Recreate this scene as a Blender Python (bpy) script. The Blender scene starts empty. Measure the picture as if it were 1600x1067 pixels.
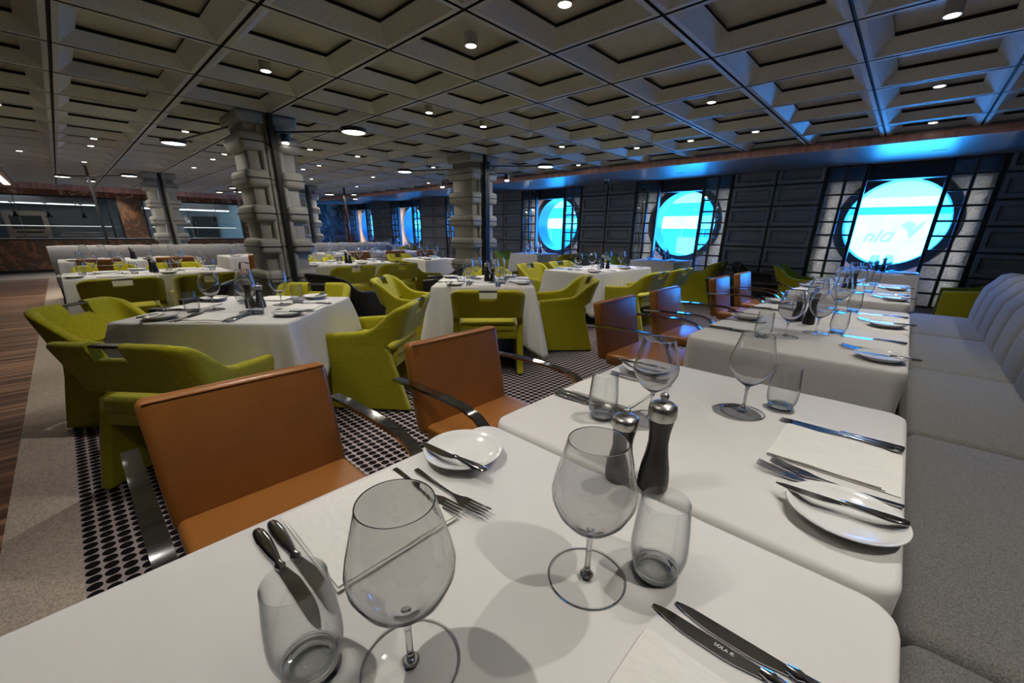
import bpy, bmesh, math, random
from mathutils import Vector, Matrix
PI = math.pi
rnd = random.Random(7)
scn = bpy.context.scene
COL = scn.collection

# ------------------------------------------------------------------ materials
def nmat(name):
    m = bpy.data.materials.new(name); m.use_nodes = True
    nt = m.node_tree
    for n in list(nt.nodes): nt.nodes.remove(n)
    out = nt.nodes.new('ShaderNodeOutputMaterial')
    return m, nt, out
def N(nt, typ, **kw):
    n = nt.nodes.new(typ)
    for k, v in kw.items():
        if k in n.inputs: n.inputs[k].default_value = v
        else: setattr(n, k, v)
    return n
def ramp(nt, fac, stops):
    r = nt.nodes.new('ShaderNodeValToRGB')
    el = r.color_ramp.elements
    while len(el) < len(stops): el.new(.5)
    for e, (p, c) in zip(el, stops):
        e.position = p; e.color = (*c, 1) if len(c) == 3 else c
    nt.links.new(fac, r.inputs[0]); return r
def mat(name, c, rough=.5, metal=0., noise=0., nscale=40., c2=None, bump=0., bscale=200., spec=.5, coat=0., sheen=0., stretch=None, spark=None):
    """solid or two tone noisy procedural material in object space"""
    m, nt, out = nmat(name)
    b = N(nt, 'ShaderNodeBsdfPrincipled'); nt.links.new(b.outputs[0], out.inputs[0])
    b.inputs['Base Color'].default_value = (*c, 1)
    b.inputs['Roughness'].default_value = rough
    b.inputs['Metallic'].default_value = metal
    b.inputs['Specular IOR Level'].default_value = spec
    b.inputs['Coat Weight'].default_value = coat
    b.inputs['Sheen Weight'].default_value = sheen
    tc = N(nt, 'ShaderNodeTexCoord'); src = tc.outputs['Object']
    if stretch:
        mp = N(nt, 'ShaderNodeMapping'); mp.inputs['Scale'].default_value = stretch
        nt.links.new(src, mp.inputs[0]); src = mp.outputs[0]
    if noise or c2:
        n = N(nt, 'ShaderNodeTexNoise', Scale=nscale, Detail=5., Roughness=.6); nt.links.new(src, n.inputs['Vector'])
        if c2 is None: c2 = tuple(x * (1 - noise) for x in c)
        r = ramp(nt, n.outputs[0], [(.35, c2), (.65, c)] + ([(.70, c), (.76, spark)] if spark else []))
        nt.links.new(r.outputs[0], b.inputs['Base Color'])
    if bump:
        n2 = N(nt, 'ShaderNodeTexNoise', Scale=bscale, Detail=3.); nt.links.new(src, n2.inputs['Vector'])
        bp = N(nt, 'ShaderNodeBump', Strength=bump, Distance=.002); nt.links.new(n2.outputs[0], bp.inputs['Height'])
        nt.links.new(bp.outputs[0], b.inputs['Normal'])
    return m
def emis(name, c, s):
    m, nt, out = nmat(name)
    e = N(nt, 'ShaderNodeEmission', Color=(*c, 1), Strength=s); nt.links.new(e.outputs[0], out.inputs[0]); return m
def glassmat(name, tint=(.985, .99, .99), base=.045, edge=.9, power=3.2, rough=.0, rim=None, rpow=5.):
    """thin clear glass: mostly straight through, mirror like towards grazing view"""
    m, nt, out = nmat(name)
    lw = N(nt, 'ShaderNodeLayerWeight'); lw.inputs[0].default_value = .5
    pw = N(nt, 'ShaderNodeMath', operation='POWER'); pw.inputs[1].default_value = power
    nt.links.new(lw.outputs['Facing'], pw.inputs[0])
    ml = N(nt, 'ShaderNodeMath', operation='MULTIPLY_ADD'); ml.inputs[1].default_value = edge - base; ml.inputs[2].default_value = base
    nt.links.new(pw.outputs[0], ml.inputs[0])
    t = N(nt, 'ShaderNodeBsdfTransparent', Color=(*tint, 1))
    if rim:                                    # outline darkened in the tint, standing in for edge refraction
        p2 = N(nt, 'ShaderNodeMath', operation='POWER'); p2.inputs[1].default_value = rpow; nt.links.new(lw.outputs['Facing'], p2.inputs[0])
        cr = ramp(nt, p2.outputs[0], [(.0, tint), (1., rim)]); nt.links.new(cr.outputs[0], t.inputs[0])
    g = N(nt, 'ShaderNodeBsdfGlossy', Color=(.95, .97, 1, 1), Roughness=rough)
    mx = N(nt, 'ShaderNodeMixShader')
    nt.links.new(ml.outputs[0], mx.inputs[0]); nt.links.new(t.outputs[0], mx.inputs[1]); nt.links.new(g.outputs[0], mx.inputs[2])
    nt.links.new(mx.outputs[0], out.inputs[0]); return m

M = {}
M['ceil'] = mat('ceiling plaster', (.56, .56, .53), .5, c2=(.46, .46, .435), nscale=90, bump=.25, bscale=300)
M['ceilpanel'] = mat('coffer panel', (.44, .425, .38), .35, noise=.12, nscale=12)
M['black'] = mat('black metal', (.012, .012, .014), .4, noise=.2, nscale=30)
M['blackgap'] = mat('black gap', (.006, .006, .007), .8, noise=.2, nscale=30)
M['stone'] = mat('cast stone', (.37, .37, .345), .62, c2=(.31, .31, .285), nscale=60, bump=.2, bscale=250)
M['pier'] = mat('grey panelling', (.26, .27, .275), .42, noise=.15, nscale=30, bump=.1)
M['bay'] = mat('bay plaster', (.78, .70, .67), .5, noise=.06, nscale=8)
M['ringdark'] = mat('porthole rim', (.02, .03, .045), .35, noise=.2, nscale=20)
M['copper'] = None
M['soffit'] = mat('soffit lacquer', (.20, .20, .215), .32, noise=.06, nscale=4)
M['wallgrey'] = mat('side wall', (.25, .25, .25), .6, noise=.1, nscale=10)
M['cloth'] = mat('white table linen', (.69, .668, .63), .85, noise=.03, nscale=14, bump=.12, bscale=900, sheen=.1)
M['napkin'] = mat('cream linen napkin', (.82, .795, .73), .9, noise=.06, nscale=40, bump=.25, bscale=900, stretch=(1, 4, 1), sheen=.1)
M['china'] = mat('white china', (.80, .795, .76), .12, noise=.01, nscale=3, coat=.4)
M['steel'] = mat('polished steel', (.58, .57, .55), .09, 1., noise=.06, nscale=20)
M['brushed'] = mat('brushed steel', (.50, .48, .45), .33, 1., noise=.15, nscale=60, stretch=(1, 1, .1))
M['chrome'] = mat('dark chrome', (.42, .42, .42), .08, 1., noise=.05, nscale=8)
M['mill'] = mat('black lacquered mill', (.010, .010, .011), .38, noise=.1, nscale=30)
M['lime'] = mat('lime wool felt', (.43, .385, .008), .9, c2=(.345, .32, .006), nscale=60, bump=.35, bscale=500, sheen=.25, spec=.2)
M['leather'] = mat('cognac leather', (.31, .118, .024), .33, c2=(.275, .103, .02), nscale=9, bump=.15, bscale=350)
M['leatherseam'] = mat('leather piping', (.38, .145, .035), .5, noise=.1, nscale=20)
M['bench'] = mat('pale grey bench fabric', (.22, .21, .19), .85, c2=(.085, .08, .072), spark=(.75, .73, .68), nscale=330, bump=.4, bscale=500, sheen=.15)
M['benchfar'] = mat('grey bench fabric', (.30, .29, .28), .85, c2=(.24, .23, .22), nscale=150, bump=.2, bscale=400)
M['blackleather'] = mat('black leather', (.012, .012, .013), .3, noise=.2, nscale=20, bump=.2)
M['brass'] = mat('dark bronze', (.10, .085, .07), .35, .9, noise=.1, nscale=10)
M['glass'] = glassmat('crystal glass', tint=(.988, .99, .99), base=.018, edge=.95, power=5.5)
def solidglass(name, mixf):
    m, nt, out = nmat(name)
    g = N(nt, 'ShaderNodeBsdfGlass', Color=(.985, .995, .99, 1), Roughness=0., IOR=1.47); t = N(nt, 'ShaderNodeBsdfTransparent', Color=(.97, .98, .98, 1))
    mx = N(nt, 'ShaderNodeMixShader'); mx.inputs[0].default_value = mixf
    nt.links.new(t.outputs[0], mx.inputs[1]); nt.links.new(g.outputs[0], mx.inputs[2]); nt.links.new(mx.outputs[0], out.inputs[0]); return m
M['glassthick'] = solidglass('solid glass', .5)
def realglass(name):
    m, nt, out = nmat(name); g = N(nt, 'ShaderNodeBsdfGlass', Color=(1, 1, 1, 1), Roughness=0., IOR=1.46); nt.links.new(g.outputs[0], out.inputs[0]); return m
M['glassbowl'] = realglass('blown crystal'); M['glassstem'] = M['glassbowl']
M['tumbler'] = glassmat('tumbler glass', tint=(.965, .972, .97), base=.045, edge=.85, power=3.2, rim=(.10, .12, .13), rpow=4.)
M['blockglass'] = glassmat('glass block', tint=(.80, .86, .88), base=.07, edge=.7, power=2.5, rough=.03)
M['kglass'] = glassmat('kitchen glazing', tint=(.80, .90, .93), base=.05, edge=.6, power=3.)
M['frame'] = mat('glass block rim', (.20, .21, .21), .35, .4, noise=.1, nscale=20)
M['steelwall'] = mat('kitchen steel', (.30, .32, .34), .35, .7, noise=.2, nscale=3, stretch=(1, 1, 6))
M['kitdark'] = mat('kitchen dark grey', (.05, .06, .065), .4, noise=.2, nscale=5)  # dark grey for the oven and refrigerator doors
M['white'] = mat('white shelf', (.75, .77, .78), .4, noise=.03, nscale=5)
M['stonefloor'] = mat('stone threshold', (.42, .39, .33), .4, noise=.15, nscale=3)
M['whiteplastic'] = mat('white plastic', (.7, .7, .7), .35, noise=.03, nscale=5)
M['lens'] = emis('downlight lens', (1, .93, .82), 9.)
M['disc'] = emis('lamp diffuser', (1, .93, .80), 7.)
M['led'] = emis('cove light', (1, .80, .68), 2.5)
M['kled'] = emis('kitchen tube', (.95, 1, 1), 1.8)

def copper():
    m, nt, out = nmat('copper veneer')
    b = N(nt, 'ShaderNodeBsdfPrincipled', Roughness=.38); b.inputs['Metallic'].default_value = 0.
    tc = N(nt, 'ShaderNodeTexCoord'); mp = N(nt, 'ShaderNodeMapping'); mp.inputs['Scale'].default_value = (9, 9, 1.2)
    n = N(nt, 'ShaderNodeTexNoise', Scale=1.6, Detail=4.)
    nt.links.new(tc.outputs['Object'], mp.inputs[0]); nt.links.new(mp.outputs[0], n.inputs['Vector'])
    r = ramp(nt, n.outputs[0], [(.3, (.52, .25, .18)), (.5, (.70, .37, .28)), (.7, (.84, .50, .40))])  # tones raised to carry the LED wash on the nosing
    nt.links.new(r.outputs[0], b.inputs['Base Color']); nt.links.new(b.outputs[0], out.inputs[0]); return m
M['copper'] = copper()
def marble(name, cols, scale=2.5, dist=2.5):
    m, nt, out = nmat(name)
    b = N(nt, 'ShaderNodeBsdfPrincipled', Roughness=.25)
    tc = N(nt, 'ShaderNodeTexCoord')
    n = N(nt, 'ShaderNodeTexNoise', Scale=scale, Detail=9., Roughness=.68, Distortion=dist)
    nt.links.new(tc.outputs['Object'], n.inputs['Vector'])
    k = len(cols)
    r = ramp(nt, n.outputs[0], [(.3 + .4 * i / (k - 1), c) for i, c in enumerate(cols)])
    nt.links.new(r.outputs[0], b.inputs['Base Color']); nt.links.new(b.outputs[0], out.inputs[0]); return m
M['marble'] = marble('rust granite', [(.05, .03, .02), (.20, .10, .055), (.10, .075, .05), (.34, .15, .07), (.14, .11, .08)])
M['fascia'] = marble('red granite', [(.05, .02, .012), (.30, .09, .04), (.14, .05, .03), (.55, .33, .22), (.2, .06, .03)])
M['teal'] = marble('dark green marble', [(.03, .04, .045), (.09, .15, .16), (.04, .035, .03), (.22, .30, .31), (.20, .12, .08)], 1.3, 3.)

def woodfloor():
    m, nt, out = nmat('strip wood floor')
    b = N(nt, 'ShaderNodeBsdfPrincipled', Roughness=.6)
    tc = N(nt, 'ShaderNodeTexCoord'); sp = N(nt, 'ShaderNodeSeparateXYZ'); nt.links.new(tc.outputs['Object'], sp.inputs[0])
    # narrow boards run along Y, stacked in X
    mx = N(nt, 'ShaderNodeMath', operation='MULTIPLY'); mx.inputs[1].default_value = 22.; nt.links.new(sp.outputs[0], mx.inputs[0])
    fl = N(nt, 'ShaderNodeMath', operation='FLOOR'); nt.links.new(mx.outputs[0], fl.inputs[0])
    wn = N(nt, 'ShaderNodeTexWhiteNoise', noise_dimensions='1D'); nt.links.new(fl.outputs[0], wn.inputs['W'])
    mp = N(nt, 'ShaderNodeMapping'); mp.inputs['Scale'].default_value = (30, 1.5, 1); nt.links.new(tc.outputs['Object'], mp.inputs[0])
    n = N(nt, 'ShaderNodeTexNoise', Scale=1.5, Detail=6.); nt.links.new(mp.outputs[0], n.inputs['Vector'])
    ad = N(nt, 'ShaderNodeMath', operation='MULTIPLY_ADD'); ad.inputs[1].default_value = .45; nt.links.new(wn.outputs[0], ad.inputs[0])
    m2 = N(nt, 'ShaderNodeMath', operation='MULTIPLY'); m2.inputs[1].default_value = .6; nt.links.new(n.outputs[0], m2.inputs[0]); nt.links.new(m2.outputs[0], ad.inputs[2])
    r = ramp(nt, ad.outputs[0], [(.2, (.05, .022, .012)), (.45, (.13, .06, .032)), (.62, (.24, .12, .065)), (.85, (.44, .24, .13))])
    nt.links.new(r.outputs[0], b.inputs['Base Color']); nt.links.new(b.outputs[0], out.inputs[0]); return m
def dotcarpet():
    m, nt, out = nmat('dotted carpet')
    b = N(nt, 'ShaderNodeBsdfPrincipled', Roughness=.95); b.inputs['Specular IOR Level'].default_value = .1
    tc = N(nt, 'ShaderNodeTexCoord'); sp = N(nt, 'ShaderNodeSeparateXYZ'); nt.links.new(tc.outputs['Object'], sp.inputs[0])
    outs = []
    for ax, off, pit in ((0, 1.736, .0439), (1, .189, .046)):
        a = N(nt, 'ShaderNodeMath', operation='ADD'); a.inputs[1].default_value = off + 40 * pit + pit / 2; nt.links.new(sp.outputs[ax], a.inputs[0])
        d = N(nt, 'ShaderNodeMath', operation='DIVIDE'); d.inputs[1].default_value = pit; nt.links.new(a.outputs[0], d.inputs[0])
        f = N(nt, 'ShaderNodeMath', operation='FRACT'); nt.links.new(d.outputs[0], f.inputs[0])
        s = N(nt, 'ShaderNodeMath', operation='SUBTRACT'); s.inputs[1].default_value = .5; nt.links.new(f.outputs[0], s.inputs[0])
        q = N(nt, 'ShaderNodeMath', operation='MULTIPLY'); nt.links.new(s.outputs[0], q.inputs[0]); nt.links.new(s.outputs[0], q.inputs[1])
        outs.append(q)
    ad = N(nt, 'ShaderNodeMath', operation='ADD'); nt.links.new(outs[0].outputs[0], ad.inputs[0]); nt.links.new(outs[1].outputs[0], ad.inputs[1])
    r = ramp(nt, ad.outputs[0], [(.185, (.010, .008, .010)), (.205, (.50, .41, .385))])
    n = N(nt, 'ShaderNodeTexNoise', Scale=350., Detail=2.); nt.links.new(tc.outputs['Object'], n.inputs['Vector'])
    rr = ramp(nt, n.outputs[0], [(.3, (.6, .6, .6)), (.7, (1, 1, 1))])
    mm = N(nt, 'ShaderNodeMix', data_type='RGBA', blend_type='MULTIPLY'); mm.inputs[0].default_value = 1
    nt.links.new(r.outputs[0], mm.inputs[6]); nt.links.new(rr.outputs[0], mm.inputs[7])
    nt.links.new(mm.outputs[2], b.inputs['Base Color']); nt.links.new(b.outputs[0], out.inputs[0]); return m
M['wood'] = woodfloor(); M['dots'] = dotcarpet()
M['border'] = mat('beige carpet border', (.60, .50, .41), .95, c2=(.32, .26, .21), nscale=160, bump=.5, bscale=300, spec=.1)

# ------------------------------------------------------------------ mesh builder
class MB:
    def __init__(s): s.v = []; s.f = []; s.mi = []; s.cur = 0
    def add(s, vs, fs):
        o = len(s.v); s.v += [tuple(p) for p in vs]
        for f in fs: s.f.append(tuple(i + o for i in f)); s.mi.append(s.cur)
        return s
    def box(s, x0, x1, y0, y1, z0, z1, T=None):
        vs = [(x, y, z) for z in (z0, z1) for y in (y0, y1) for x in (x0, x1)]
        if T: vs = [tuple(T @ Vector(p)) for p in vs]
        return s.add(vs, [(0, 2, 3, 1), (4, 5, 7, 6), (0, 1, 5, 4), (2, 6, 7, 3), (0, 4, 6, 2), (1, 3, 7, 5)])
    def rbox(s, x0, x1, y0, y1, z0, z1, r=.02, seg=3, T=None, puff=0.):
        bm = bmesh.new(); bmesh.ops.create_cube(bm, size=1)
        for v in bm.verts:
            v.co = Vector(((x0 + x1) / 2 + v.co.x * (x1 - x0), (y0 + y1) / 2 + v.co.y * (y1 - y0), (z0 + z1) / 2 + v.co.z * (z1 - z0)))
        r = min(r, (x1 - x0) * .499, (y1 - y0) * .499, (z1 - z0) * .499)
        bmesh.ops.bevel(bm, geom=bm.edges[:], offset=r, segments=seg, profile=.5, affect='EDGES')
        if T: bm.transform(T)
        bm.verts.index_update()
        s.add([v.co[:] for v in bm.verts], [[v.index for v in f.verts] for f in bm.faces]); bm.free(); return s
    def prism(s, poly, a, b, axis='x'):
        """poly: 2d points; extruded along axis from a to b (x: poly=(y,z); y: poly=(x,z); z: poly=(x,y))"""
        n = len(poly)
        def P(p, t): return (t, p[0], p[1]) if axis == 'x' else ((p[0], t, p[1]) if axis == 'y' else (p[0], p[1], t))
        vs = [P(p, a) for p in poly] + [P(p, b) for p in poly]
        fs = [(i, (i + 1) % n, (i + 1) % n + n, i + n) for i in range(n)] + [tuple(range(n))[::-1], tuple(range(n, 2 * n))]
        return s.add(vs, fs)
    def lathe(s, prof, n=32, c=(0, 0, 0), close=True):
        k = len(prof); vs = []; fs = []
        for i in range(n):
            a = 2 * PI * i / n
            for r, z in prof: vs.append((c[0] + r * math.cos(a), c[1] + r * math.sin(a), c[2] + z))
        for i in range(n):
            j = (i + 1) % n
            for q in range(k - 1 if not close else k):
                q2 = (q + 1) % k
                if prof[q][0] < 1e-6 and prof[q2][0] < 1e-6: continue
                fs.append((i * k + q, j * k + q, j * k + q2, i * k + q2))
        return s.add(vs, fs)
    def tube(s, pts, r, n=8, T=None):
        pts = [Vector(p) for p in pts]; vs = []; fs = []
        for i, p in enumerate(pts):
            d = (pts[min(i + 1, len(pts) - 1)] - pts[max(i - 1, 0)]).normalized()
            up = Vector((0, 0, 1)) if abs(d.z) < .9 else Vector((1, 0, 0))
            a = d.cross(up).normalized(); b = a.cross(d)
            for k in range(n):
                t = 2 * PI * k / n; vs.append(p + (a * math.cos(t) + b * math.sin(t)) * r)
        for i in range(len(pts) - 1):
            for k in range(n):
                k2 = (k + 1) % n; fs.append((i * n + k, i * n + k2, (i + 1) * n + k2, (i + 1) * n + k))
        fs += [tuple(range(n))[::-1], tuple((len(pts) - 1) * n + k for k in range(n))]
        if T: vs = [T @ v for v in vs]
        return s.add([tuple(v) for v in vs], fs)
    def strip(s, pts, w, t, axis=0):
        """flat bar: path in (y,z), width w along x around x=axis, thickness t"""
        P = [Vector((0, p[0], p[1])) for p in pts]; vs = []; n = len(P)
        for i, p in enumerate(P):
            d = (P[min(i + 1, n - 1)] - P[max(i - 1, 0)]).normalized(); nn = Vector((0, -d.z, d.y)) * t / 2
            for sx, sn in ((-1, -1), (1, -1), (1, 1), (-1, 1)):
                q = p + nn * sn; vs.append((axis + sx * w / 2, q.y, q.z))
        fs = []
        for i in range(n - 1):
            for k in range(4):
                k2 = (k + 1) % 4; fs.append((i * 4 + k, i * 4 + k2, i * 4 + 4 + k2, i * 4 + 4 + k))
        fs += [(3, 2, 1, 0), tuple((n - 1) * 4 + k for k in range(4))]
        return s.add(vs, fs)
    def build(s, name, mats, parent=None, smooth=False, bevel=0, angle=35, solid=0):
        me = bpy.data.meshes.new(name); me.from_pydata(s.v, [], s.f)
        if not isinstance(mats, (list, tuple)): mats = [mats]
        for m in mats: me.materials.append(m)
        if len(mats) > 1: me.polygons.foreach_set('material_index', s.mi)
        bm = bmesh.new(); bm.from_mesh(me)
        if smooth: bmesh.ops.remove_doubles(bm, verts=bm.verts, dist=1e-5)
        bmesh.ops.recalc_face_normals(bm, faces=bm.faces); bm.to_mesh(me); bm.free()
        if smooth:
            me.polygons.foreach_set('use_smooth', [True] * len(me.polygons))
            me.set_sharp_from_angle(angle=math.radians(angle))
        me.update()
        o = bpy.data.objects.new(name, me); COL.objects.link(o)
        if parent: o.parent = parent
        if solid:
            md = o.modifiers.new('solid', 'SOLIDIFY'); md.thickness = solid; md.offset = -1
        if bevel:
            md = o.modifiers.new('bevel', 'BEVEL'); md.width = bevel; md.segments = 2; md.limit_method = 'ANGLE'; md.angle_limit = math.radians(40)
        return o

def tag(o, label=None, cat=None, group=None, kind=None):
    if label:
        o['label'] = label
        if len(label.replace(',', '').split()) > 16: print('LONG', label)
    if cat: o['category'] = cat
    if group: o['group'] = group
    if kind: o['kind'] = kind
    return o
def empty(name, loc=(0, 0, 0), rz=0.):
    o = bpy.data.objects.new(name, None); COL.objects.link(o); o.location = loc; o.rotation_euler = (0, 0, rz)
    o.empty_display_size = .05; return o
CH = {}
def kids(o):
    return [c for c in bpy.data.objects if c.parent == o] if o.name not in CH else CH[o.name]
def freeze(o):
    """remember the tree of a finished prototype"""
    CH[o.name] = [c for c in bpy.data.objects if c.parent == o]
    for c in CH[o.name]: freeze(c)
    return o
def dup(o, parent=None):
    c = o.copy(); COL.objects.link(c)
    if parent: c.parent = parent
    for ch in CH.get(o.name, []): dup(ch, c)
    return c
class Proto:
    """the first placement uses the prototype itself, later ones are copies"""
    def __init__(s, o): s.o = freeze(o); s.used = False
    def place(s, loc, rz=0., label=None, cat=None, group=None, rot=None, scale=None):
        o = s.o if not s.used else dup(s.o)
        s.used = True
        o.location = loc; o.rotation_euler = rot if rot else (0, 0, rz)
        if scale: o.scale = scale
        if 'label' in o and label is None: del o['label']
        tag(o, label, cat, group); return o
def struct(o): o['kind'] = 'structure'; return o

# ------------------------------------------------------------------ measures
FZ = .084                      # floor level
ZC = 2.22                      # underside of the ceiling ribs
GP = .6916                     # coffer pitch
CX0, CY0 = -.109, .56          # a coffer centre
YCOP = 6.34                    # face of the window side bulkhead
ZS = 2.143                     # underside of the bulkhead
YP, YW = 7.88, 8.2             # front of piers, plane of window wall
YA = -.475                     # aisle bulkhead face
XK = -16.3                     # kitchen front
XR = 2.9; YB = -3.6

# ------------------------------------------------------------------ room
fl = MB()
for k, (a, b, c, d) in enumerate(((-14.3, XR, YB, -.414), (-14.3, XR, -.414, -.211), (-14.3, XR, -.211, YW + .4), (XK - 3.4, -14.3, YB, YW + .4))):
    fl.cur = k; fl.add([(a, c, FZ), (b, c, FZ), (b, d, FZ), (a, d, FZ)], [(0, 1, 2, 3)])
struct(fl.build('floor', [M['wood'], M['border'], M['dots'], M['stonefloor']]))

ce = MB()
def coffer(cx, cy, y1=None):
    h = GP / 2; rb = h - .036; gr = .009; dx = .118; dy = .118; zt = ZC + .066; zp = ZC + .088
    def ringq(a, b, za, zb, mi):
        ce.cur = mi
        A = [(-a[0], -a[1]), (a[0], -a[1]), (a[0], a[1]), (-a[0], a[1])]; B = [(-b[0], -b[1]), (b[0], -b[1]), (b[0], b[1]), (-b[0], b[1])]
        vs = [(cx + p[0], cy + p[1], za) for p in A] + [(cx + p[0], cy + p[1], zb) for p in B]
        ce.add(vs, [(i, (i + 1) % 4, (i + 1) % 4 + 4, i + 4) for i in range(4)])
    ringq((h, h), (h - gr, h - gr), ZC + .012, ZC + .012, 1)      # dark joint
    ringq((h - gr, h - gr), (h - gr, h - gr), ZC + .012, ZC, 1)
    ringq((h - gr, h - gr), (rb, rb), ZC, ZC, 0)
    ringq((rb, rb), (h - dx, h - dy), ZC, zt, 0)                  # splayed sides
    ringq((h - dx, h - dy), (h - dx + .010, h - dy + .010), zt, zt + .004, 1)
    ringq((h - dx + .010, h - dy + .010), (h - dx + .010, h - dy + .010), zt + .004, zp, 1)
    q = h - dx + .010; ce.cur = 2
    ce.add([(cx - q, cy - q, zp), (cx + q, cy - q, zp), (cx + q, cy + q, zp), (cx - q, cy + q, zp)], [(0, 1, 2, 3)])
for i in range(-4, 24):
    for j in range(-1, 8): coffer(CX0 - GP * i, CY0 + GP * j)
    j = 8; coffer(CX0 - GP * i, CY0 + GP * j)
ce.cur = 1; ce.box(XK - 3.5, XR + .2, YB - .2, YW + 1.0, ZC + .16, ZC + .2)
struct(ce.build('ceiling', [M['ceil'], M['blackgap'], M['ceilpanel']]))

# window side bulkhead: copper nosing with its LED wash put into the veneer colour, lacquered underside
b = MB(); b.box(XK, XR, YCOP + .03, YW + .6, ZS, ZC + .15)
struct(b.build('trim_1', M['soffit']))
b = MB(); b.prism([(YCOP - .012, ZS - .004), (YCOP + .03, ZS - .004), (YCOP + .03, ZC + .0), (YCOP - .002, ZC - .0), (YCOP - .02, ZC - .02), (YCOP - .022, ZS + .02)], XK + .02, XR)
struct(b.build('trim_2', M['copper']))
# aisle bulkhead
b = MB(); b.box(XK + .5, XR, YB, YA - .03, ZS - .0, ZC + .15)
struct(b.build('trim_3', M['soffit']))
b = MB(); b.box(XK + .3, XR, YA - .03, YA + .0, ZS - .005, ZC - .002)
struct(b.build('trim_4', M['copper']))
b = MB(); b.box(XK + .6, -9.5, YA - .16, YA - .06, ZS - .012, ZS - .001)
tag(b.build('cove_light', M['led']), 'long bright cove light line where aisle bulkhead meets the kitchen front', 'light')
# outer walls
b = MB(); b.box(XR, XR + .15, YB, YW + .6, 0, ZC + .15); struct(b.build('wall_right', M['pier']))
b = MB(); b.box(XK - 3.4, XR, YB - .15, YB, 0, ZC + .15); struct(b.build('wall_back', M['wallgrey']))
b = MB(); b.box(XK - 3.5, XK - 3.4, YB, YW + .6, 0, ZC + .15); struct(b.build('wall_left', M['steelwall']))

# ------------------------------------------------------------------ portholes
WX = [-.235 - 3.0 * k for k in range(6)]
WZ = 1.378
RG = .575
def hole_wall(mb, cx, x0, x1, z0, z1, y, r, n=48):
    """wall face with a round hole, plus the tube behind it"""
    ci = []; co = []
    for i in range(n):
        a = 2 * PI * i / n; dx, dz = math.cos(a), math.sin(a)
        t = min((x1 - cx) / dx if dx > 1e-9 else 1e9, (x0 - cx) / dx if dx < -1e-9 else 1e9, (z1 - WZ) / dz if dz > 1e-9 else 1e9, (z0 - WZ) / dz if dz < -1e-9 else 1e9)
        ci.append((cx + r * dx, y, WZ + r * dz)); co.append((cx + t * dx, y, WZ + t * dz))
    # add true corners by snapping the closest ring vertices
    for X in (x0, x1):
        for Z in (z0, z1):
            k = min(range(n), key=lambda q: (co[q][0] - X) ** 2 + (co[q][2] - Z) ** 2); co[k] = (X, y, Z)
    vs = ci + co + [(p[0], y + .34, p[2]) for p in ci]
    fs = [(i, (i + 1) % n, (i + 1) % n + n, i + n) for i in range(n)] + [(i, (i + 1) % n, (i + 1) % n + 2 * n, i + 2 * n) for i in range(n)]
    mb.add(vs, fs)
wm = MB()
edges = [XR] + [(WX[k] + WX[k + 1]) / 2 for k in range(5)] + [XK - .1]
for k, cx in enumerate(WX):
    hole_wall(wm, cx, edges[k + 1], edges[k], 0., ZS + .02, YW, .68)
struct(wm.build('wall_window', M['bay']))
wg = glassmat('tinted porthole glass', tint=(.205, .61, 1.), base=.03, edge=.5, power=4)
wg.name = 'tinted porthole glass'
def ringmesh(mb, cx, r0, r1, y0, y1, n=64):
    vs = []
    for i in range(n):
        a = 2 * PI * i / n
        for r, y in ((r0, y0), (r1, y0), (r1, y1), (r0, y1)): vs.append((cx + r * math.cos(a), y, WZ + r * math.sin(a)))
    fs = []
    for i in range(n):
        j = (i + 1) % n
        for k in range(4): fs.append((i * 4 + k, j * 4 + k, j * 4 + (k + 1) % 4, i * 4 + (k + 1) % 4))
    mb.add(vs, fs)
for k, cx in enumerate(WX):
    w = empty('window_%d' % (k + 1), (0, 0, 0)); w['kind'] = 'structure'
    r = MB(); ringmesh(r, cx, RG, .69, YW - .03, YW + .05); ringmesh(r, cx, RG - .0, RG + .04, YW + .05, YW + .34)
    r.build('window_frame', M['ringdark'], w, smooth=True, angle=40)
    g = MB(); vs = []; n = 48
    for y in (YW + .10, YW + .108): vs += [(cx + (RG + .01) * math.cos(2 * PI * i / n), y, WZ + (RG + .01) * math.sin(2 * PI * i / n)) for i in range(n)]
    g.add(vs, [tuple(range(n)), tuple(range(n, 2 * n))]); g.build('window_glass', wg, w)

# piers of raised panels between the bays
def pier(x0, x1, name):
    p = MB(); p.cur = 0
    p.box(x0, x1, YP + .055, YW + .02, 0, ZS)
    xs = [x0, (x0 + x1) / 2, x1]
    zs = [ZS, 1.941, 1.634, 1.327, 1.013, .700, .39, .08, 0]
    for c in range(2):
        for r in range(len(zs) - 1):
            X0, X1, Z1, Z0 = xs[c] + .008, xs[c + 1] - .008, zs[r] - .006, zs[r + 1] + .006
            if r == 0: Z1 += .2
            if Z1 - Z0 < .1: continue
            f, m = .055, .05
            cuts = [(0, YP + .05), (.0, YP + .02), (.012, YP), (f, YP), (f + .02, YP + .036), (f + .05, YP + .044)]
            rings = []
            for (d, y) in cuts:
                zt = min(Z1 - d, ZS) if r == 0 else Z1 - d
                rings.append([(X0 + d, y, Z0 + d), (X1 - d, y, Z0 + d), (X1 - d, y, zt), (X0 + d, y, zt)])
            vs = [q for R in rings for q in R]
            fs = [(k * 4 + i, k * 4 + (i + 1) % 4, k * 4 + 4 + (i + 1) % 4, k * 4 + 4 + i) for k in range(len(cuts) - 1) for i in range(4)]
            fs.append(tuple((len(cuts) - 1) * 4 + i for i in range(4)))
            p.cur = 0; p.add(vs, fs)
    p.cur = 1
    for z in zs[1:-1]: p.box(x0 - .004, x1 + .004, YP + .006, YW, z - .006, z + .006)
    p.box(xs[1] - .008, xs[1] + .008, YP + .01, YW, 0, ZS)
    o = p.build(name, [M['pier'], M['black']]); return struct(o)
pn = 5
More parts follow.
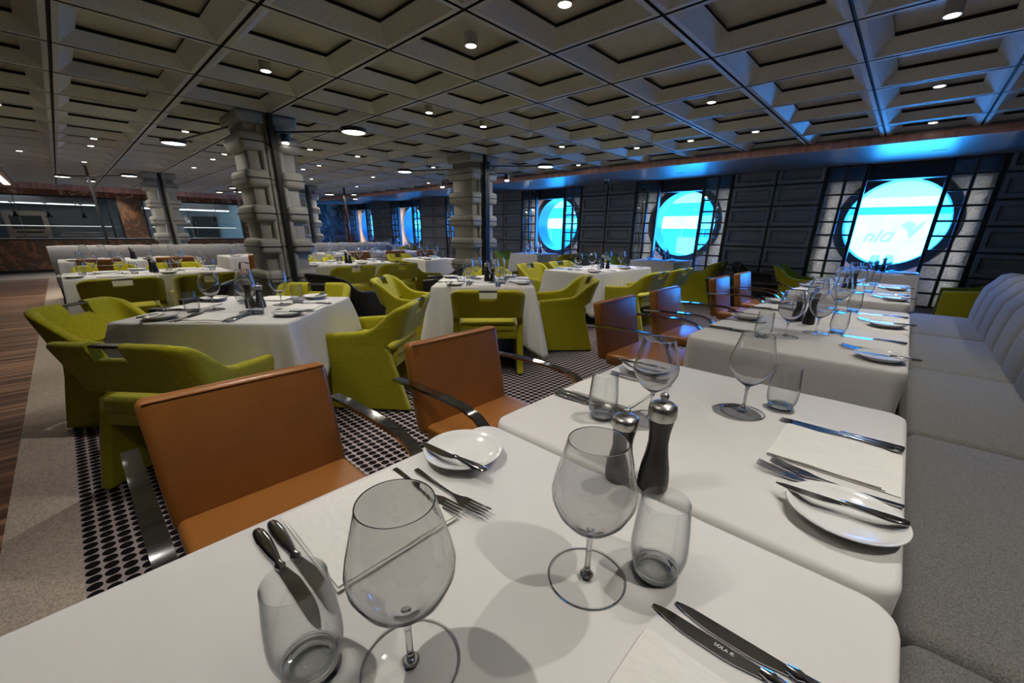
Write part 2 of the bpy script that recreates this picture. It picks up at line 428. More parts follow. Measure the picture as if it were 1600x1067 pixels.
PIERS = [(.625, 1.88)] + [(-2.375 - 3 * k, -1.12 - 3 * k) for k in range(5)]
for a, b_ in PIERS:
    pier(a, b_, 'trim_%d' % pn); pn += 1
pier(1.90, XR - .01, 'trim_%d' % pn); pn += 1
# dark blind boxes over each porthole
for cx in WX:
    b = MB(); b.box(cx - .862, cx + .838, YP + .085, YW - .02, ZS - .205, ZS - .001)
    struct(b.build('trim_%d' % pn, M['black'])); pn += 1

# glass block screens
def make_screen():
    root = empty('glass_block_screen')
    W, rows, ph = .42, 10, .1845
    f = MB()
    for x in (-W / 2 - .012, W / 2 + .012): f.box(x - .02, x + .02, -.03, .05, 0, ZS - .003)
    f.box(-.008, .008, -.02, .04, .28, ZS - .003)
    for r in range(rows + 1):
        z = 2.131 - r * ph; f.box(-W / 2, W / 2, -.02, .04, z - .006, z + .006)
    f.build('frame', M['black'], root)
    lo = MB(); lo.box(-W / 2, W / 2, 0, .03, 0, 2.131 - rows * ph - .007); lo.build('kick_panel', M['bay'], root)
    first = None
    for r in range(rows):
        for c in (-1, 1):
            if first is None:
                rim = MB(); h = .0905
                for (a, b2, c2, d) in ((-.098, .098, -h + .002, -h + .012), (-.098, .098, h - .012, h - .002), (-.098, -.088, -h + .012, h - .012), (.088, .098, -h + .012, h - .012)):
                    rim.box(a, b2, -.012, .032, c2, d)
                blk = rim.build('glass_block', M['frame'], root)
                g = MB(); g.box(-.088, .088, -.004, .0, -h + .012, h - .012); g.box(-.088, .088, .022, .026, -h + .012, h - .012)
                gl = g.build('pane', M['blockglass'], blk)
                t = MB(); n, m_ = 28, 6; vs = []; fs = []
                for i in range(n):
                    a = 2 * PI * i / n
                    for k in range(m_):
                        q = 2 * PI * k / m_; rr = .056 + .0035 * math.cos(q); vs.append((rr * math.cos(a), -.006 + .0035 * math.sin(q), rr * math.sin(a)))
                for i in range(n):
                    for k in range(m_):
                        fs.append((i * m_ + k, ((i + 1) % n) * m_ + k, ((i + 1) % n) * m_ + (k + 1) % m_, i * m_ + (k + 1) % m_))
                t.add(vs, fs); t.build('lens_ring', M['blockglass'], blk, smooth=True)
                first = blk; freeze(blk)
            else: blk = dup(first, root)
            blk.location = (c * .107, 0, 2.131 - (r + .5) * ph)
    return root
SCR = Proto(make_screen())
wn = ['porthole next to the grey banquette', 'second porthole from the banquette', 'third porthole from the banquette', 'fourth porthole from the banquette', 'fifth porthole from the banquette', 'porthole by the dark marble wall']
SCX = []
for k, cx in enumerate(WX):
    for sx, side in ((-1, 'kitchen'), (1, 'banquette')):
        x = cx + (-.648 if sx < 0 else .620); SCX.append(x)
        SCR.place((x, YP + .03, 0), 0, 'glass block screen, %s side of the %s' % (side, wn[k]), 'screen', 'glass block screens')

# ------------------------------------------------------------------ kitchen front
kw = MB(); kw.cur = 0
def kbox(y0, y1, z0, z1, mi, x0=XK - .25, x1=XK): kw.cur = mi; kw.box(x0, x1, y0, y1, z0, z1)
kbox(YB, 4.35, .16, .885, 0); kbox(YB, 4.35, 0, .16, 3, XK - .25, XK - .02)
kbox(YB, 4.35, 1.98, 2.12, 1); kbox(YB, YW, 2.12, ZC + .05, 2, XK - .3, XK + .06)
kbox(1.28, 1.78, .885, 1.98, 0); kbox(4.25, 5.0, .1, 2.12, 1, XK - .25, XK - .01)
kbox(5.0, 7.75, 0, 2.12, 4, XK - .25, XK); kbox(7.75, YW, 0, 2.12, 1)
kbox(YB, 4.35, .885, .92, 3, XK - .3, XK + .03)
for a, b2 in ((YB, 1.28), (1.78, 4.25)):
    kbox(a, b2, 1.94, 1.985, 3, XK - .06, XK + .015)
for y in (-2.6, 1.06, 1.25, 1.81, 4.22): kbox(y - .02, y + .02, .9, 1.97, 3, XK - .05, XK + .012)
struct(kw.build('wall_kitchen', [M['marble'], M['fascia'], M['copper'], M['black'], M['teal']]))
t = MB(); t.box(XK - .24, XK + .045, YB, 4.3, .921, .935)
tag(t.build('kitchen_counter', M['white']), 'long pale counter edge lit along the open kitchen pass', 'counter')
def kthing(name, parts, label, cat, group=None):
    r = empty(name, (0, 0, 0))
    for pn_, bx, mt in parts:
        m_ = MB()
        for q in bx: m_.box(*q)
        m_.build(pn_, mt, r)
    return tag(r, label, cat, group)
kthing('pass_shelf', [('shelf', [(XK - .5, XK - .16, YB + .2, 1.2, 1.215, 1.235)], M['brushed']),
    ('post', [(XK - .34, XK - .32, -2.2, -2.18, .93, 1.97)], M['steelwall']), ('post', [(XK - .34, XK - .32, -.62, -.60, .93, 1.97)], M['steelwall']), ('post', [(XK - .34, XK - .32, .45, .47, .93, 1.97)], M['steelwall']),
    ('lamp_strip', [(XK - .36, XK - .30, YB + .3, 1.1, 1.237, 1.243)], M['kled'])],
    'steel pass shelf with lamps in the wider kitchen opening beside the aisle', 'shelf')
kthing('pass_shelf', [('shelf', [(XK - .5, XK - .16, 1.85, 4.2, 1.215, 1.235)], M['brushed']),
    ('post', [(XK - .34, XK - .32, 2.3, 2.32, .93, 1.97)], M['steelwall']), ('post', [(XK - .34, XK - .32, 3.6, 3.62, .93, 1.97)], M['steelwall']),
    ('lamp_strip', [(XK - .36, XK - .30, 1.95, 4.1, 1.237, 1.247)], M['kled'])],
    'steel pass shelf with lamps in the kitchen opening past the granite pillar', 'shelf')
kthing('extractor_hood', [('canopy', [(XK - 2.4, XK - 1.2, -2.8, .9, 1.82, 2.1)], M['steelwall']), ('glow_filter_strip', [(XK - 1.2, XK - 1.18, -2.8, .9, 1.80, 1.83)], M['kled'])],  # filter edge given a glow of its own, no lamp in it
    'long steel extractor hood over the cooking line by the aisle', 'hood')
kthing('extractor_hood', [('canopy', [(XK - 2.4, XK - 1.2, 1.9, 4.2, 1.82, 2.1)], M['steelwall']), ('glow_filter_strip', [(XK - 1.2, XK - 1.18, 1.9, 4.2, 1.77, 1.81)], M['kled'])],  # same glow put into this hood's filter edge
    'steel extractor hood behind the kitchen opening past the granite pillar', 'hood')
kthing('oven', [('body', [(XK - 2.2, XK - 1.5, -.95, -.15, FZ, 1.62)], M['brushed']), ('door', [(XK - 1.5, XK - 1.47, -.85, -.25, 1.15, 1.5)], M['kitdark']), ('door', [(XK - 1.5, XK - 1.47, -.85, -.25, .3, .95)], M['kitdark']), ('handle', [(XK - 1.46, XK - 1.43, -.8, -.3, 1.06, 1.09)], M['chrome'])],
    'steel stacked oven with dark doors behind the kitchen pass', 'oven')
kthing('refrigerator', [('body', [(XK - 2.2, XK - 1.5, 3.1, 3.9, FZ, 1.66)], M['steelwall']), ('door', [(XK - 1.5, XK - 1.46, 3.15, 3.85, .9, 1.6)], M['kitdark']), ('handle', [(XK - 1.45, XK - 1.42, 3.2, 3.23, 1.0, 1.5)], M['chrome'])],
    'tall steel refrigerator with dark door in the further kitchen opening', 'refrigerator')
kthing('work_table', [('tabletop', [(XK - 1.1, XK - .6, .0, 1.15, .98, 1.02)], M['white']), ('shelf', [(XK - 1.05, XK - .65, .05, 1.1, 1.06, 1.08)], M['brushed'])] , 'pale kitchen work table under the shelf by the granite pillar', 'table')
for y in (-1.9, 2.9):
    b = MB(); b.box(XK - 3.38, XK - 3.33, y - .6, y + .6, 1.45, 1.55)
    tag(b.build('tube_light', M['kled']), 'bright tube light on the kitchen back wall behind the %s' % ('oven' if y < 0 else 'opening past the granite pillar'), 'light', 'kitchen tube lights')
for x_, y in ((XK - 1.0, -1.2), (XK - 1.0, 3.0)):
    l = bpy.data.lights.new('kitchen_lamp', 'AREA'); l.shape = 'RECTANGLE'; l.size = .5; l.size_y = 2.0; l.energy = 7; l.color = (.85, .95, 1)
    lo = bpy.data.objects.new('kitchen_lamp', l); COL.objects.link(lo); lo.location = (x_, y, ZC - .06)
def make_heat():
    r = empty('heat_lamp')
    m_ = MB(); m_.lathe([(.0, 0), (.075, 0), (.078, .012), (.035, .07), (.02, .13), (.008, .15), (0, .15)], 20, close=False); m_.build('shade', M['black'], r, smooth=True)
    m_ = MB(); m_.tube([(0, 0, .14), (0, 0, .33)], .005); m_.build('cord', M['black'], r)
    m_ = MB(); m_.lathe([(0, .33), (.04, .33), (.04, .352), (0, .352)], 16, close=False); m_.build('ceiling_rose', M['brushed'], r)
    return r
HEAT = Proto(make_heat())
for k, y in enumerate((-.66, -.09, .55, 2.84, 3.5)):
    HEAT.place((XK - .12, y, 1.44 + .006), 0, 'black cone heat lamp, %s' % ['outermost towards the aisle of those over the pass', 'middle one of three over the pass', 'hanging over the pass beside the granite pillar', 'nearer the granite pillar in the second kitchen opening', 'nearer the dark marble wall in the second kitchen opening'][k], 'heat lamp', 'heat lamps over the kitchen pass')

# ------------------------------------------------------------------ stone pillars with black seams
def make_pillar():
    root = empty('stone_pillar')
    s = MB(); s.box(-.165, .165, -.165, .165, 0, ZC + .001); s.build('shaft', M['stone'], root)
    zs = [1.975 - .3125 * k for k in range(-0, 7)]
    bl = MB()
    for sy in (-1, 1):
        def rb(x0, x1, b0, b1, z0, z1, r, seg=4):
            y0, y1 = sorted((sy * b0, sy * b1)); bl.rbox(x0, x1, y0, y1, z0, z1, r, seg)
        rb(-.205, .205, .03, .205, .0, ZC, .004, 1)
        for sx in (-1, 1):
            x0, x1 = sorted((sx * .12, sx * .238)); rb(x0, x1, .048, .100, 0, ZC, .025)
        for z in zs: rb(-.262, .262, .048, .262, z - .080, z + .080, .048, 5)
        rb(-.262, .262, .03, .262, ZC - .10, ZC, .02, 2)
    bl.build('block_work', M['stone'], root, smooth=True, angle=50)
    se = MB()
    for z in zs:
        for sy in (-1, 1):
            y0, y1 = sorted((sy * .052, sy * .2632)); se.box(-.2632, .2632, y0, y1, z - .006, z + .006)
        se.box(-.169, .169, -.05, .05, z - .004, z + .004)
    se.build('seam_strip', M['black'], root)
    return root
PIL = Proto(make_pillar())
pil = [((-4.87, 1.565), 'stacked pale stone pillar behind the cluster of lime chairs by the aisle'), ((-4.87, 4.32), 'stacked pale stone pillar between the window and the diagonal lime chair tables'),
       ((-11.15, 1.57), 'distant stacked stone pillar in front of the granite kitchen pillar'), ((-11.15, 4.33), 'distant stacked stone pillar behind the far grey bench')]
for (x, y), lb in pil: PIL.place((x, y, 0), 0, lb, 'pillar', 'stacked stone pillars')

# ------------------------------------------------------------------ lamps
def disc_part(root, c, r=.11, names='lamp_head'):
    m_ = MB(); m_.lathe([(0, .018), (r, .018), (r, -.016), (r - .008, -.016), (r - .008, -.004), (0, -.004)], 40, c, close=False); a = m_.build(names, M['black'], root, smooth=True)
    m_ = MB(); m_.lathe([(0, -.005), (r - .009, -.005), (r - .009, -.013), (r - .02, -.017), (0, -.017)], 40, c, close=False); m_.build('diffuser', M['disc'], a, smooth=True)
    l = bpy.data.lights.new('disc_glow', 'AREA'); l.shape = 'DISK'; l.size = 2 * r * .9; l.energy = DISC_W; l.color = (1, .90, .74)
    o = bpy.data.objects.new('disc_glow', l); COL.objects.link(o); o.parent = root; o.location = (c[0], c[1], c[2] - .022)
def spot_part(root, c, r=.034, h=.07):
    m_ = MB(); m_.lathe([(0, h), (r, h), (r, 0), (r - .004, 0), (r - .004, .01), (0, .01)], 24, c, close=False); a = m_.build('spot_head', M['black'], root, smooth=True)
    m_ = MB(); m_.lathe([(0, .008), (r - .005, .008), (r - .005, -.012), (r - .01, -.016), (0, -.016)], 24, c, close=False); m_.build('diffuser', M['disc'], a, smooth=True)
DISC_W = 7.
def lamp(base, pole, arms, label, z0=0.):
    r = empty('pole_lamp', (base[0], base[1], 0))
    m_ = MB()
    for (x0, x1, y0, y1, a, b2) in pole: m_.box(x0, x1, y0, y1, a, b2)
    m_.build('pole', M['black'], r)
    for kind, z, start, end in arms:
        m_ = MB(); e = Vector((end[0], end[1], z)); s_ = Vector((start[0], start[1], z))
        m_.tube([s_, e], .008 if kind == 'disc' else .006, 8); m_.build('arm', M['black'], r)
        if kind == 'disc': disc_part(r, (end[0], end[1], z))
        else: spot_part(r, (end[0], end[1], z - .085)) if kind == 'spot' else disc_part(r, (end[0], end[1], z), .07)
    return tag(r, label, 'lamp', 'black pole lamps')
P0 = (.21, -0., )
lamp((-4.60, 1.58), [(-.018, .018, -.018, .018, .0, ZC), (-.03, .03, -.028, .028, 1.93, 2.12)], [('disc', 2.06, (.02, 0), (.67, .47)), ('spot', 2.08, (.0, .02), (-.0, .11)), ('disc', 2.055, (-.03, -.35), (-1.24, -.55))],
     'black pole lamp with two bright discs fixed to the pillar behind lime chairs')
lamp((-4.60, 4.32), [(-.018, .018, -.018, .018, .0, ZC), (-.02, .02, .02, .06, .3, 2.14)], [('disc', 2.08, (.0, .04), (.65, .54)), ('spot', 1.98, (.0, .04), (.25, .18)), ('disc', 2.08, (-.55, 0), (-1.35, -.44)), ('spot', 1.98, (-.55, .0), (-1.2, .16))],
     'black pole lamp with two discs fixed to the pillar close to the windows')
lamp((-10.67, .56), [(-.02, .02, -.02, .02, 0, ZC)], [('disc', 2.05, (0, 0), (-.35, -.3)), ('disc', 2.05, (0, 0), (.75, .47)), ('sm', 2.0, (0, 0), (.3, -.3)), ('sm', 2.02, (0, 0), (-.5, .05))],
     'freestanding black pole lamp with four heads behind the far bench by the aisle')
lamp((-10.68, 5.15), [(-.02, .02, -.02, .02, 0, ZC)], [('disc', 2.07, (0, 0), (-.3, -.25)), ('sm', 2.05, (0, 0), (.4, .05)), ('sm', 2.0, (0, 0), (-.25, .4))],
     'freestanding black pole lamp in front of the dark marble wall')
lamp((-11.42, 2.98), [(-.02, .02, -.02, .02, 0, 2.1)], [('sm', 2.0, (0, 0), (-.2, -.3)), ('sm', 2.07, (0, 0), (.3, -.15)), ('disc', 2.04, (0, 0), (-.3, .1))],
     'freestanding black pole lamp half hidden behind the large stone pillar')
# continuous poles in the recess of the two distant pillars
for (x, y), w in (((-10.93, 1.57), 'before the granite kitchen pillar'), ((-10.93, 4.33), 'behind the far bench')):
    m_ = MB(); m_.box(x - .015, x + .015, y - .015, y + .015, 0, ZC)
    tag(m_.build('post', M['black']), 'slim black post running up the distant pillar ' + w, 'post', 'posts on distant pillars')

def make_down():
    r = empty('downlight')
    m_ = MB(); m_.lathe([(0, .075), (.038, .075), (.038, 0), (.033, 0), (.031, .006), (0, .006)], 28, close=False); m_.build('housing', M['ceil'], r, smooth=True)
    m_ = MB(); m_.lathe([(0, .004), (.030, .004), (.030, -.001), (0, -.001)], 24, close=False); m_.build('lens', M['lens'], r)
    l = bpy.data.lights.new('downlight_beam', 'SPOT'); l.energy = SPOT_W; l.spot_size = math.radians(92); l.spot_blend = .9; l.shadow_soft_size = .013; l.color = (1, .955, .89)
    o = bpy.data.objects.new('downlight_beam', l); COL.objects.link(o); o.parent = r; o.location = (0, 0, -.012)
    return r
SPOT_W = 44.
DN = Proto(make_down())
cells = [(2, 2), (0, 4), (3, 2), (5, 1), (5, 3), (5, 4), (3, 5), (2, 5), (0, 6), (0, 8), (2, 7), (3, 7), (5, 6), (4, 7), (9, -1), (11, 0), (12, 0), (14, -1), (9, 1), (9, 3), (9, 4), (11, 2), (12, 2),
         (9, 6), (11, 4), (12, 4), (14, 2), (14, 5), (12, 6), (9, 8), (15, 0), (7, 6), (6, 8), (12, 8), (15, 7), (17, 1), (17, 4), (17, 6), (19, 2), (19, 5),
         (21, 0), (21, 2), (21, 4), (20, 6), (21, -1), (23, 1), (23, 3), (0, 1), (-1, 3), (-2, 6), (1, -1), (2, 0), (4, 0), (-1, 0), (7, -1)]  # kitchen end ones leading this line are added to light the fascia
for i, j in cells:
    x, y = CX0 - GP * i, CY0 + GP * j
    row = ['behind the copper edge', 'over the aisle side', 'over the first row of coffers', 'over the second row', 'over the third row', 'over the fourth row', 'over the fifth row', 'over the sixth row', 'over the seventh row', 'over the eighth row'][j + 1]
    DN.place((x, y, ZC + .03), 0, None, 'downlight', 'round downlights in the ceiling coffers')['label'] = 'round ceiling downlight, coffer row %d from the aisle, file %d from the banquette' % (j + 2, i + 3)

# small fittings on the bulkhead
r = empty('dome_camera', (-4.35, 7.15, ZS))
m_ = MB(); m_.lathe([(0, 0), (.055, 0), (.055, -.03), (.05, -.036), (0, -.036)], 24, close=False); m_.build('base', M['whiteplastic'], r, smooth=True)
m_ = MB(); m_.lathe([(.045, -.034), (.043, -.055), (.03, -.075), (.012, -.084), (0, -.086)], 24, close=False); m_.build('dome', M['black'], r, smooth=True)
tag(r, 'white dome security camera under the bulkhead between two portholes', 'camera')
r = empty('fire_detector', (-3.55, 4.02, ZC + .1))
m_ = MB(); m_.lathe([(0, 0), (.05, 0), (.05, -.03), (.03, -.06), (0, -.065)], 24, close=False); m_.build('body', M['whiteplastic'], r, smooth=True)
tag(r, 'small white smoke detector inside a ceiling coffer above the lime chair tables', 'detector')
for k, cx in enumerate(WX):
    m_ = MB(); m_.box(cx + .17, cx + .30, 7.15, 7.175, ZS - .004, ZS + .001)
    tag(m_.build('air_slot', M['black']), 'thin dark air slot in the glossy bulkhead above the ' + wn[k], 'vent', 'air slots in the bulkhead')
    l = bpy.data.lights.new('bay_lamp', 'SPOT'); l.energy = 9; l.spot_size = math.radians(150); l.spot_blend = 1; l.color = (1, .86, .76); l.shadow_soft_size = .04
    l2 = bpy.data.lights.new('bay_fill', 'AREA'); l2.shape = 'RECTANGLE'; l2.size = 1.5; l2.size_y = .03; l2.energy = 4.6; l2.color = (1, .80, .72)  # warm fill added behind the screens to brighten the bay, no fixture
    for dx, rr_ in ((-.845, -PI / 2), (.82, PI / 2)):
        o = bpy.data.objects.new('bay_fill', l2); COL.objects.link(o); o.location = (cx + dx, YP + .16, 1.12); o.rotation_euler = (0, rr_, 0)

# ------------------------------------------------------------------ tables and cloths
def make_table(w, d, drop=0.):
    r = empty('dining_table')
    m_ = MB(); m_.rbox(-w / 2 + .012, w / 2 - .012, -d / 2 + .012, d / 2 - .012, .715, .742, .006, 1); m_.build('tabletop', M['brass'], r)
    m_ = MB(); m_.lathe([(0, .715), (.09, .715), (.035, .66), (.032, FZ + .06), (.06, FZ + .03), (0, FZ + .03)], 20, close=False); m_.build('pedestal', M['black'], r, smooth=True)
    m_ = MB(); m_.rbox(-min(w, .8) * .32, min(w, .8) * .32, -min(d, .8) * .32, min(d, .8) * .32, FZ, FZ + .032, .01, 1); m_.build('base', M['black'], r)
    return r
def cloth_mesh(w, d, side, corner, flare, fold, seed=0, rr=.010, top=.750):
    """table cloth: flat top, rounded edge, falling skirt with folds, longer at the corners"""
    R = random.Random(seed); hw, hd = w / 2, d / 2
    per = []
    nx, ny = 44, 44
    def corner_arc(cx, cy, a0):
        return [(cx + rr * math.cos(a0 + PI / 2 * k / 6), cy + rr * math.sin(a0 + PI / 2 * k / 6), math.cos(a0 + PI / 2 * k / 6), math.sin(a0 + PI / 2 * k / 6)) for k in range(7)]
    def line(p, q, n_, nrm): return [(p[0] + (q[0] - p[0]) * k / n_, p[1] + (q[1] - p[1]) * k / n_, *nrm) for k in range(1, n_)]
    per += corner_arc(hw - rr, hd - rr, 0); per += line((hw - rr, hd), (-hw + rr, hd), nx, (0, 1))
    per += corner_arc(-hw + rr, hd - rr, PI / 2); per += line((-hw, hd - rr), (-hw, -hd + rr), ny, (-1, 0))
    per += corner_arc(-hw + rr, -hd + rr, PI); per += line((-hw + rr, -hd), (hw - rr, -hd), nx, (0, -1))
    per += corner_arc(hw - rr, -hd + rr, PI * 1.5); per += line((hw, -hd + rr), (hw, hd - rr), ny, (1, 0))
    ph = [R.uniform(0, 6.28) for _ in range(4)]
    levels = 12; vs = []; n = len(per)
    for L in range(levels + 3):
        for i, (x, y, nx_, ny_) in enumerate(per):
            dc = min(math.hypot(abs(x) - hw, abs(y) - hd), .6)
            cn = max(0, 1 - dc / .34)                     # nearness to a corner
            drop = side + (corner - side) * cn ** 1.5
            ang = math.atan2(y, x)
            if L == 0: vs.append((x - nx_ * .012, y - ny_ * .012, top)); continue
            if L == 1: vs.append((x - nx_ * .004, y - ny_ * .004, top - .003)); continue
            t = (L - 2) / levels
            z = top - .012 - (drop - .012) * t
            s_ = (x * (-ny_) + y * nx_)
            wave = fold * t * (math.sin(s_ * 17 + ph[0]) * .5 + math.sin(s_ * 31 + ph[1]) * .3) * (1 - cn * .6)
            out = flare * t * (.45 + .9 * cn) + wave
            gx = gy = 0.
            if fold > .004:                               # corner drape swings out in a cone fold
                g_ = t ** .8 * (.105 * math.exp(-(dc / .045) ** 2) - .040 * math.exp(-((dc - .10) / .04) ** 2) + .02 * math.exp(-((dc - .19) / .045) ** 2)) * min(1, fold / .014)
                gx, gy = math.copysign(g_, x) * .7, math.copysign(g_, y) * .7
            vs.append((x + nx_ * out + gx, y + ny_ * out + gy, max(z, FZ + .03)))
    fs = []
    for L in range(levels + 2):
        for i in range(n):
            j = (i + 1) % n; fs.append((L * n + i, L * n + j, (L + 1) * n + j, (L + 1) * n + i))
    fs.append(tuple(range(n)))
    m_ = MB(); m_.add(vs, fs); return m_
TB = {}
def table(key, cx, cy, w, d, rz, label, clabel, side=.36, corner=.40, flare=.02, fold=.004, seed=1):
    k = ('t', w, d)
    if k not in TB: TB[k] = Proto(make_table(w, d))
    TB[k].place((cx, cy, 0), rz, label, 'table', 'dining tables')
    k = ('c', w, d, side, corner, flare, fold, seed)
    if k not in TB: TB[k] = Proto(cloth_mesh(w, d, side, corner, flare, fold, seed).build('tablecloth', M['cloth'], smooth=True, angle=60, solid=.0015))
    TB[k].place((cx, cy, 0), rz, clabel, 'tablecloth', 'white tablecloths')

# ------------------------------------------------------------------ table ware
def make_wine():
    r = empty('wine_glass')
    pr = [(.0, .0), (.050, .0), (.0525, .001), (.0525, .002), (.03, .0035), (.010, .006), (.0048, .012), (.0038, .02), (.0036, .045), (.0040, .066), (.006, .074), (.014, .079), (.030, .091), (.044, .108), (.0525, .128), (.0535, .142), (.050, .160), (.0435, .185), (.0388, .204), (.0372, .2108), (.03695, .2118),
          (.0367, .2122), (.0362, .2122), (.0360, .2118), (.03625, .2106), (.0379, .2035), (.0426, .1845), (.049, .160), (.0525, .142), (.0515, .129), (.043, .1095), (.029, .0925), (.013, .081), (.0, .0785)]
    a = MB(); a.lathe([(.0, .0004), (.0515, .0004), (.0515, .0024), (.035, .0030), (.0, .0042)], 48, close=False); a.cur = 1; a.lathe([(.0516, .0005), (.0526, .0006), (.0534, .0014), (.0528, .0024), (.0518, .0026), (.0512, .0016)], 64); a.build('foot', [M['glass'], M['glassbowl']], r, smooth=True, angle=50)
    a = MB(); a.lathe([(.0, .0043), (.0075, .0043), (.0068, .0075)] + pr[5:11] + [(.0, .072)], 24, close=False); a.build('stem', M['glassstem'], r, smooth=True, angle=60)
    b_ = MB(); b_.lathe([(.0, .0735), (.0055, .0735)] + pr[11:], 48, close=False); b_.build('bowl', M['glassbowl'], r, smooth=True, angle=80)
    return r
def make_water():
    r = empty('water_glass')
    b_ = MB(); b_.lathe([(.0295, .014), (.034, .022), (.0368, .036), (.0370, .052), (.0350, .080), (.0322, .108), (.0313, .1184), (.03125, .1193), (.0309, .1197), (.0304, .1197), (.03015, .1193), (.0302, .1182), (.0311, .108), (.0338, .080), (.0357, .052), (.0354, .037), (.0325, .024), (.0285, .0165)], 44, close=True)
    b_.build('tumbler_wall', M['tumbler'], r, smooth=True, angle=80)
    a = MB(); a.lathe([(0, .0005), (.026, .0005), (.0290, .003), (.0305, .008), (.0295, .0142), (.0280, .0165), (.02, .0150), (0, .0142)], 44, close=False); a.cur = 1; a.lathe([(.0225, .0010), (.0262, .0008), (.0285, .0030), (.0292, .0062), (.0280, .0088), (.0255, .0062)], 48); a.lathe([(.0200, .0120), (.0268, .0128), (.0272, .0140), (.0215, .0135)], 48); a.build('base', [M['tumbler'], M['glassbowl']], r, smooth=True, angle=60)
    return r
def make_plate():
    m_ = MB(); m_.lathe([(0, .0005), (.044, .0005), (.048, .003), (.063, .009), (.075, .0165), (.0820, .0215), (.0816, .0232), (.0803, .0232), (.072, .0178), (.059, .0110), (.044, .0072), (0, .0065)], 56, close=False)
    return m_.build('bread_plate', M['china'], smooth=True, angle=60)
def outline(mb, pts, z0, z1, inset=.15):
    """handle with an oval section; pts list of (x, halfwidth)"""
    vs = []; n = len(pts); K = 12; zc = (z0 + z1) / 2
    for x, h in pts:
        for k in range(K):
            a = 2 * PI * k / K; vs.append((x, h * math.cos(a), zc + (z1 - z0) / 2 * math.sin(a) * min(1, h / .005)))
    fs = [(i * K + k, i * K + (k + 1) % K, i * K + K + (k + 1) % K, i * K + K + k) for i in range(n - 1) for k in range(K)]
    fs += [tuple(range(K)), tuple((n - 1) * K + k for k in range(K))]
    mb.add(vs, fs)
def make_knife(scale=1., name='knife'):
    """x runs from the handle end (0) to the blade tip (.235)"""
    r = empty(name); s = scale
    h = MB(); outline(h, [(0, .0030), (.002 * s, .0060), (.007 * s, .0085), (.018 * s, .0100), (.035 * s, .0102), (.055 * s, .0092), (.075 * s, .0074), (.090 * s, .0054), (.098 * s, .0050), (.101 * s, .0072), (.105 * s, .0076), (.109 * s, .0060), (.114 * s, .0050)], .0004, .0092); h.build('handle', M['steel'], r, smooth=True, angle=60)
    bl = MB()
    n = 14; top = []; bot = []
    for i in range(n + 1):
        t = i / n; x = (.110 + .125 * t) * s
        a = .0065 + .0062 * min(1, t * 4) - .0115 * max(0, (t - .55) / .45) ** 2
        b2 = -.0058 + .004 * max(0, (t - .8) / .2) ** 2
        top.append((x, max(a, b2 + .0006))); bot.append((x, b2))
    poly = bot + top[::-1]; bl.prism(poly, .0016, .0031, 'z'); bl.build('blade', M['steel'], r)
    return r
def make_fork():
    r = empty('fork')
    def zz(x): return .0035 + .010 * max(0, (x - .12) / .085) ** 2 * 1.0 - .0020 * math.sin(min(1, max(0, x / .12)) * PI)
    hd = MB(); vs = []; P = [(0, .0048), (.01, .0056), (.05, .0045), (.09, .0030), (.115, .0026), (.130, .006), (.142, .0112), (.155, .0122)]
    for x, h in P:
        for dz in (-.0012, .0012):
            vs += [(x, -h, zz(x) + dz), (x, h, zz(x) + dz)]
    fs = []
    for i in range(len(P) - 1):
        a = i * 4; fs += [(a, a + 1, a + 5, a + 4), (a + 2, a + 6, a + 7, a + 3), (a, a + 4, a + 6, a + 2), (a + 1, a + 3, a + 7, a + 5)]
    fs += [(0, 2, 3, 1), (len(P) * 4 - 4, len(P) * 4 - 3, len(P) * 4 - 1, len(P) * 4 - 2)]
    hd.add(vs, fs); hd.build('handle', M['steel'], r, smooth=True, angle=60)
    for k in range(4):
        t = MB(); y = -.0105 + .007 * k; vs = []; xs = [.153, .165, .18, .195, .205]
        for x in xs:
            w = .0019 if x < .2 else .0008
            for dz in (-.0009, .0009): vs += [(x, y - w, zz(x) + dz), (x, y + w, zz(x) + dz)]
        fs = []
        for i in range(len(xs) - 1):
            a = i * 4; fs += [(a, a + 1, a + 5, a + 4), (a + 2, a + 6, a + 7, a + 3), (a, a + 4, a + 6, a + 2), (a + 1, a + 3, a + 7, a + 5)]
        fs += [(0, 2, 3, 1), (len(xs) * 4 - 4, len(xs) * 4 - 3, len(xs) * 4 - 1, len(xs) * 4 - 2)]
        t.add(vs, fs); t.build('tine', M['steel'], r, smooth=True, angle=60)
    return r
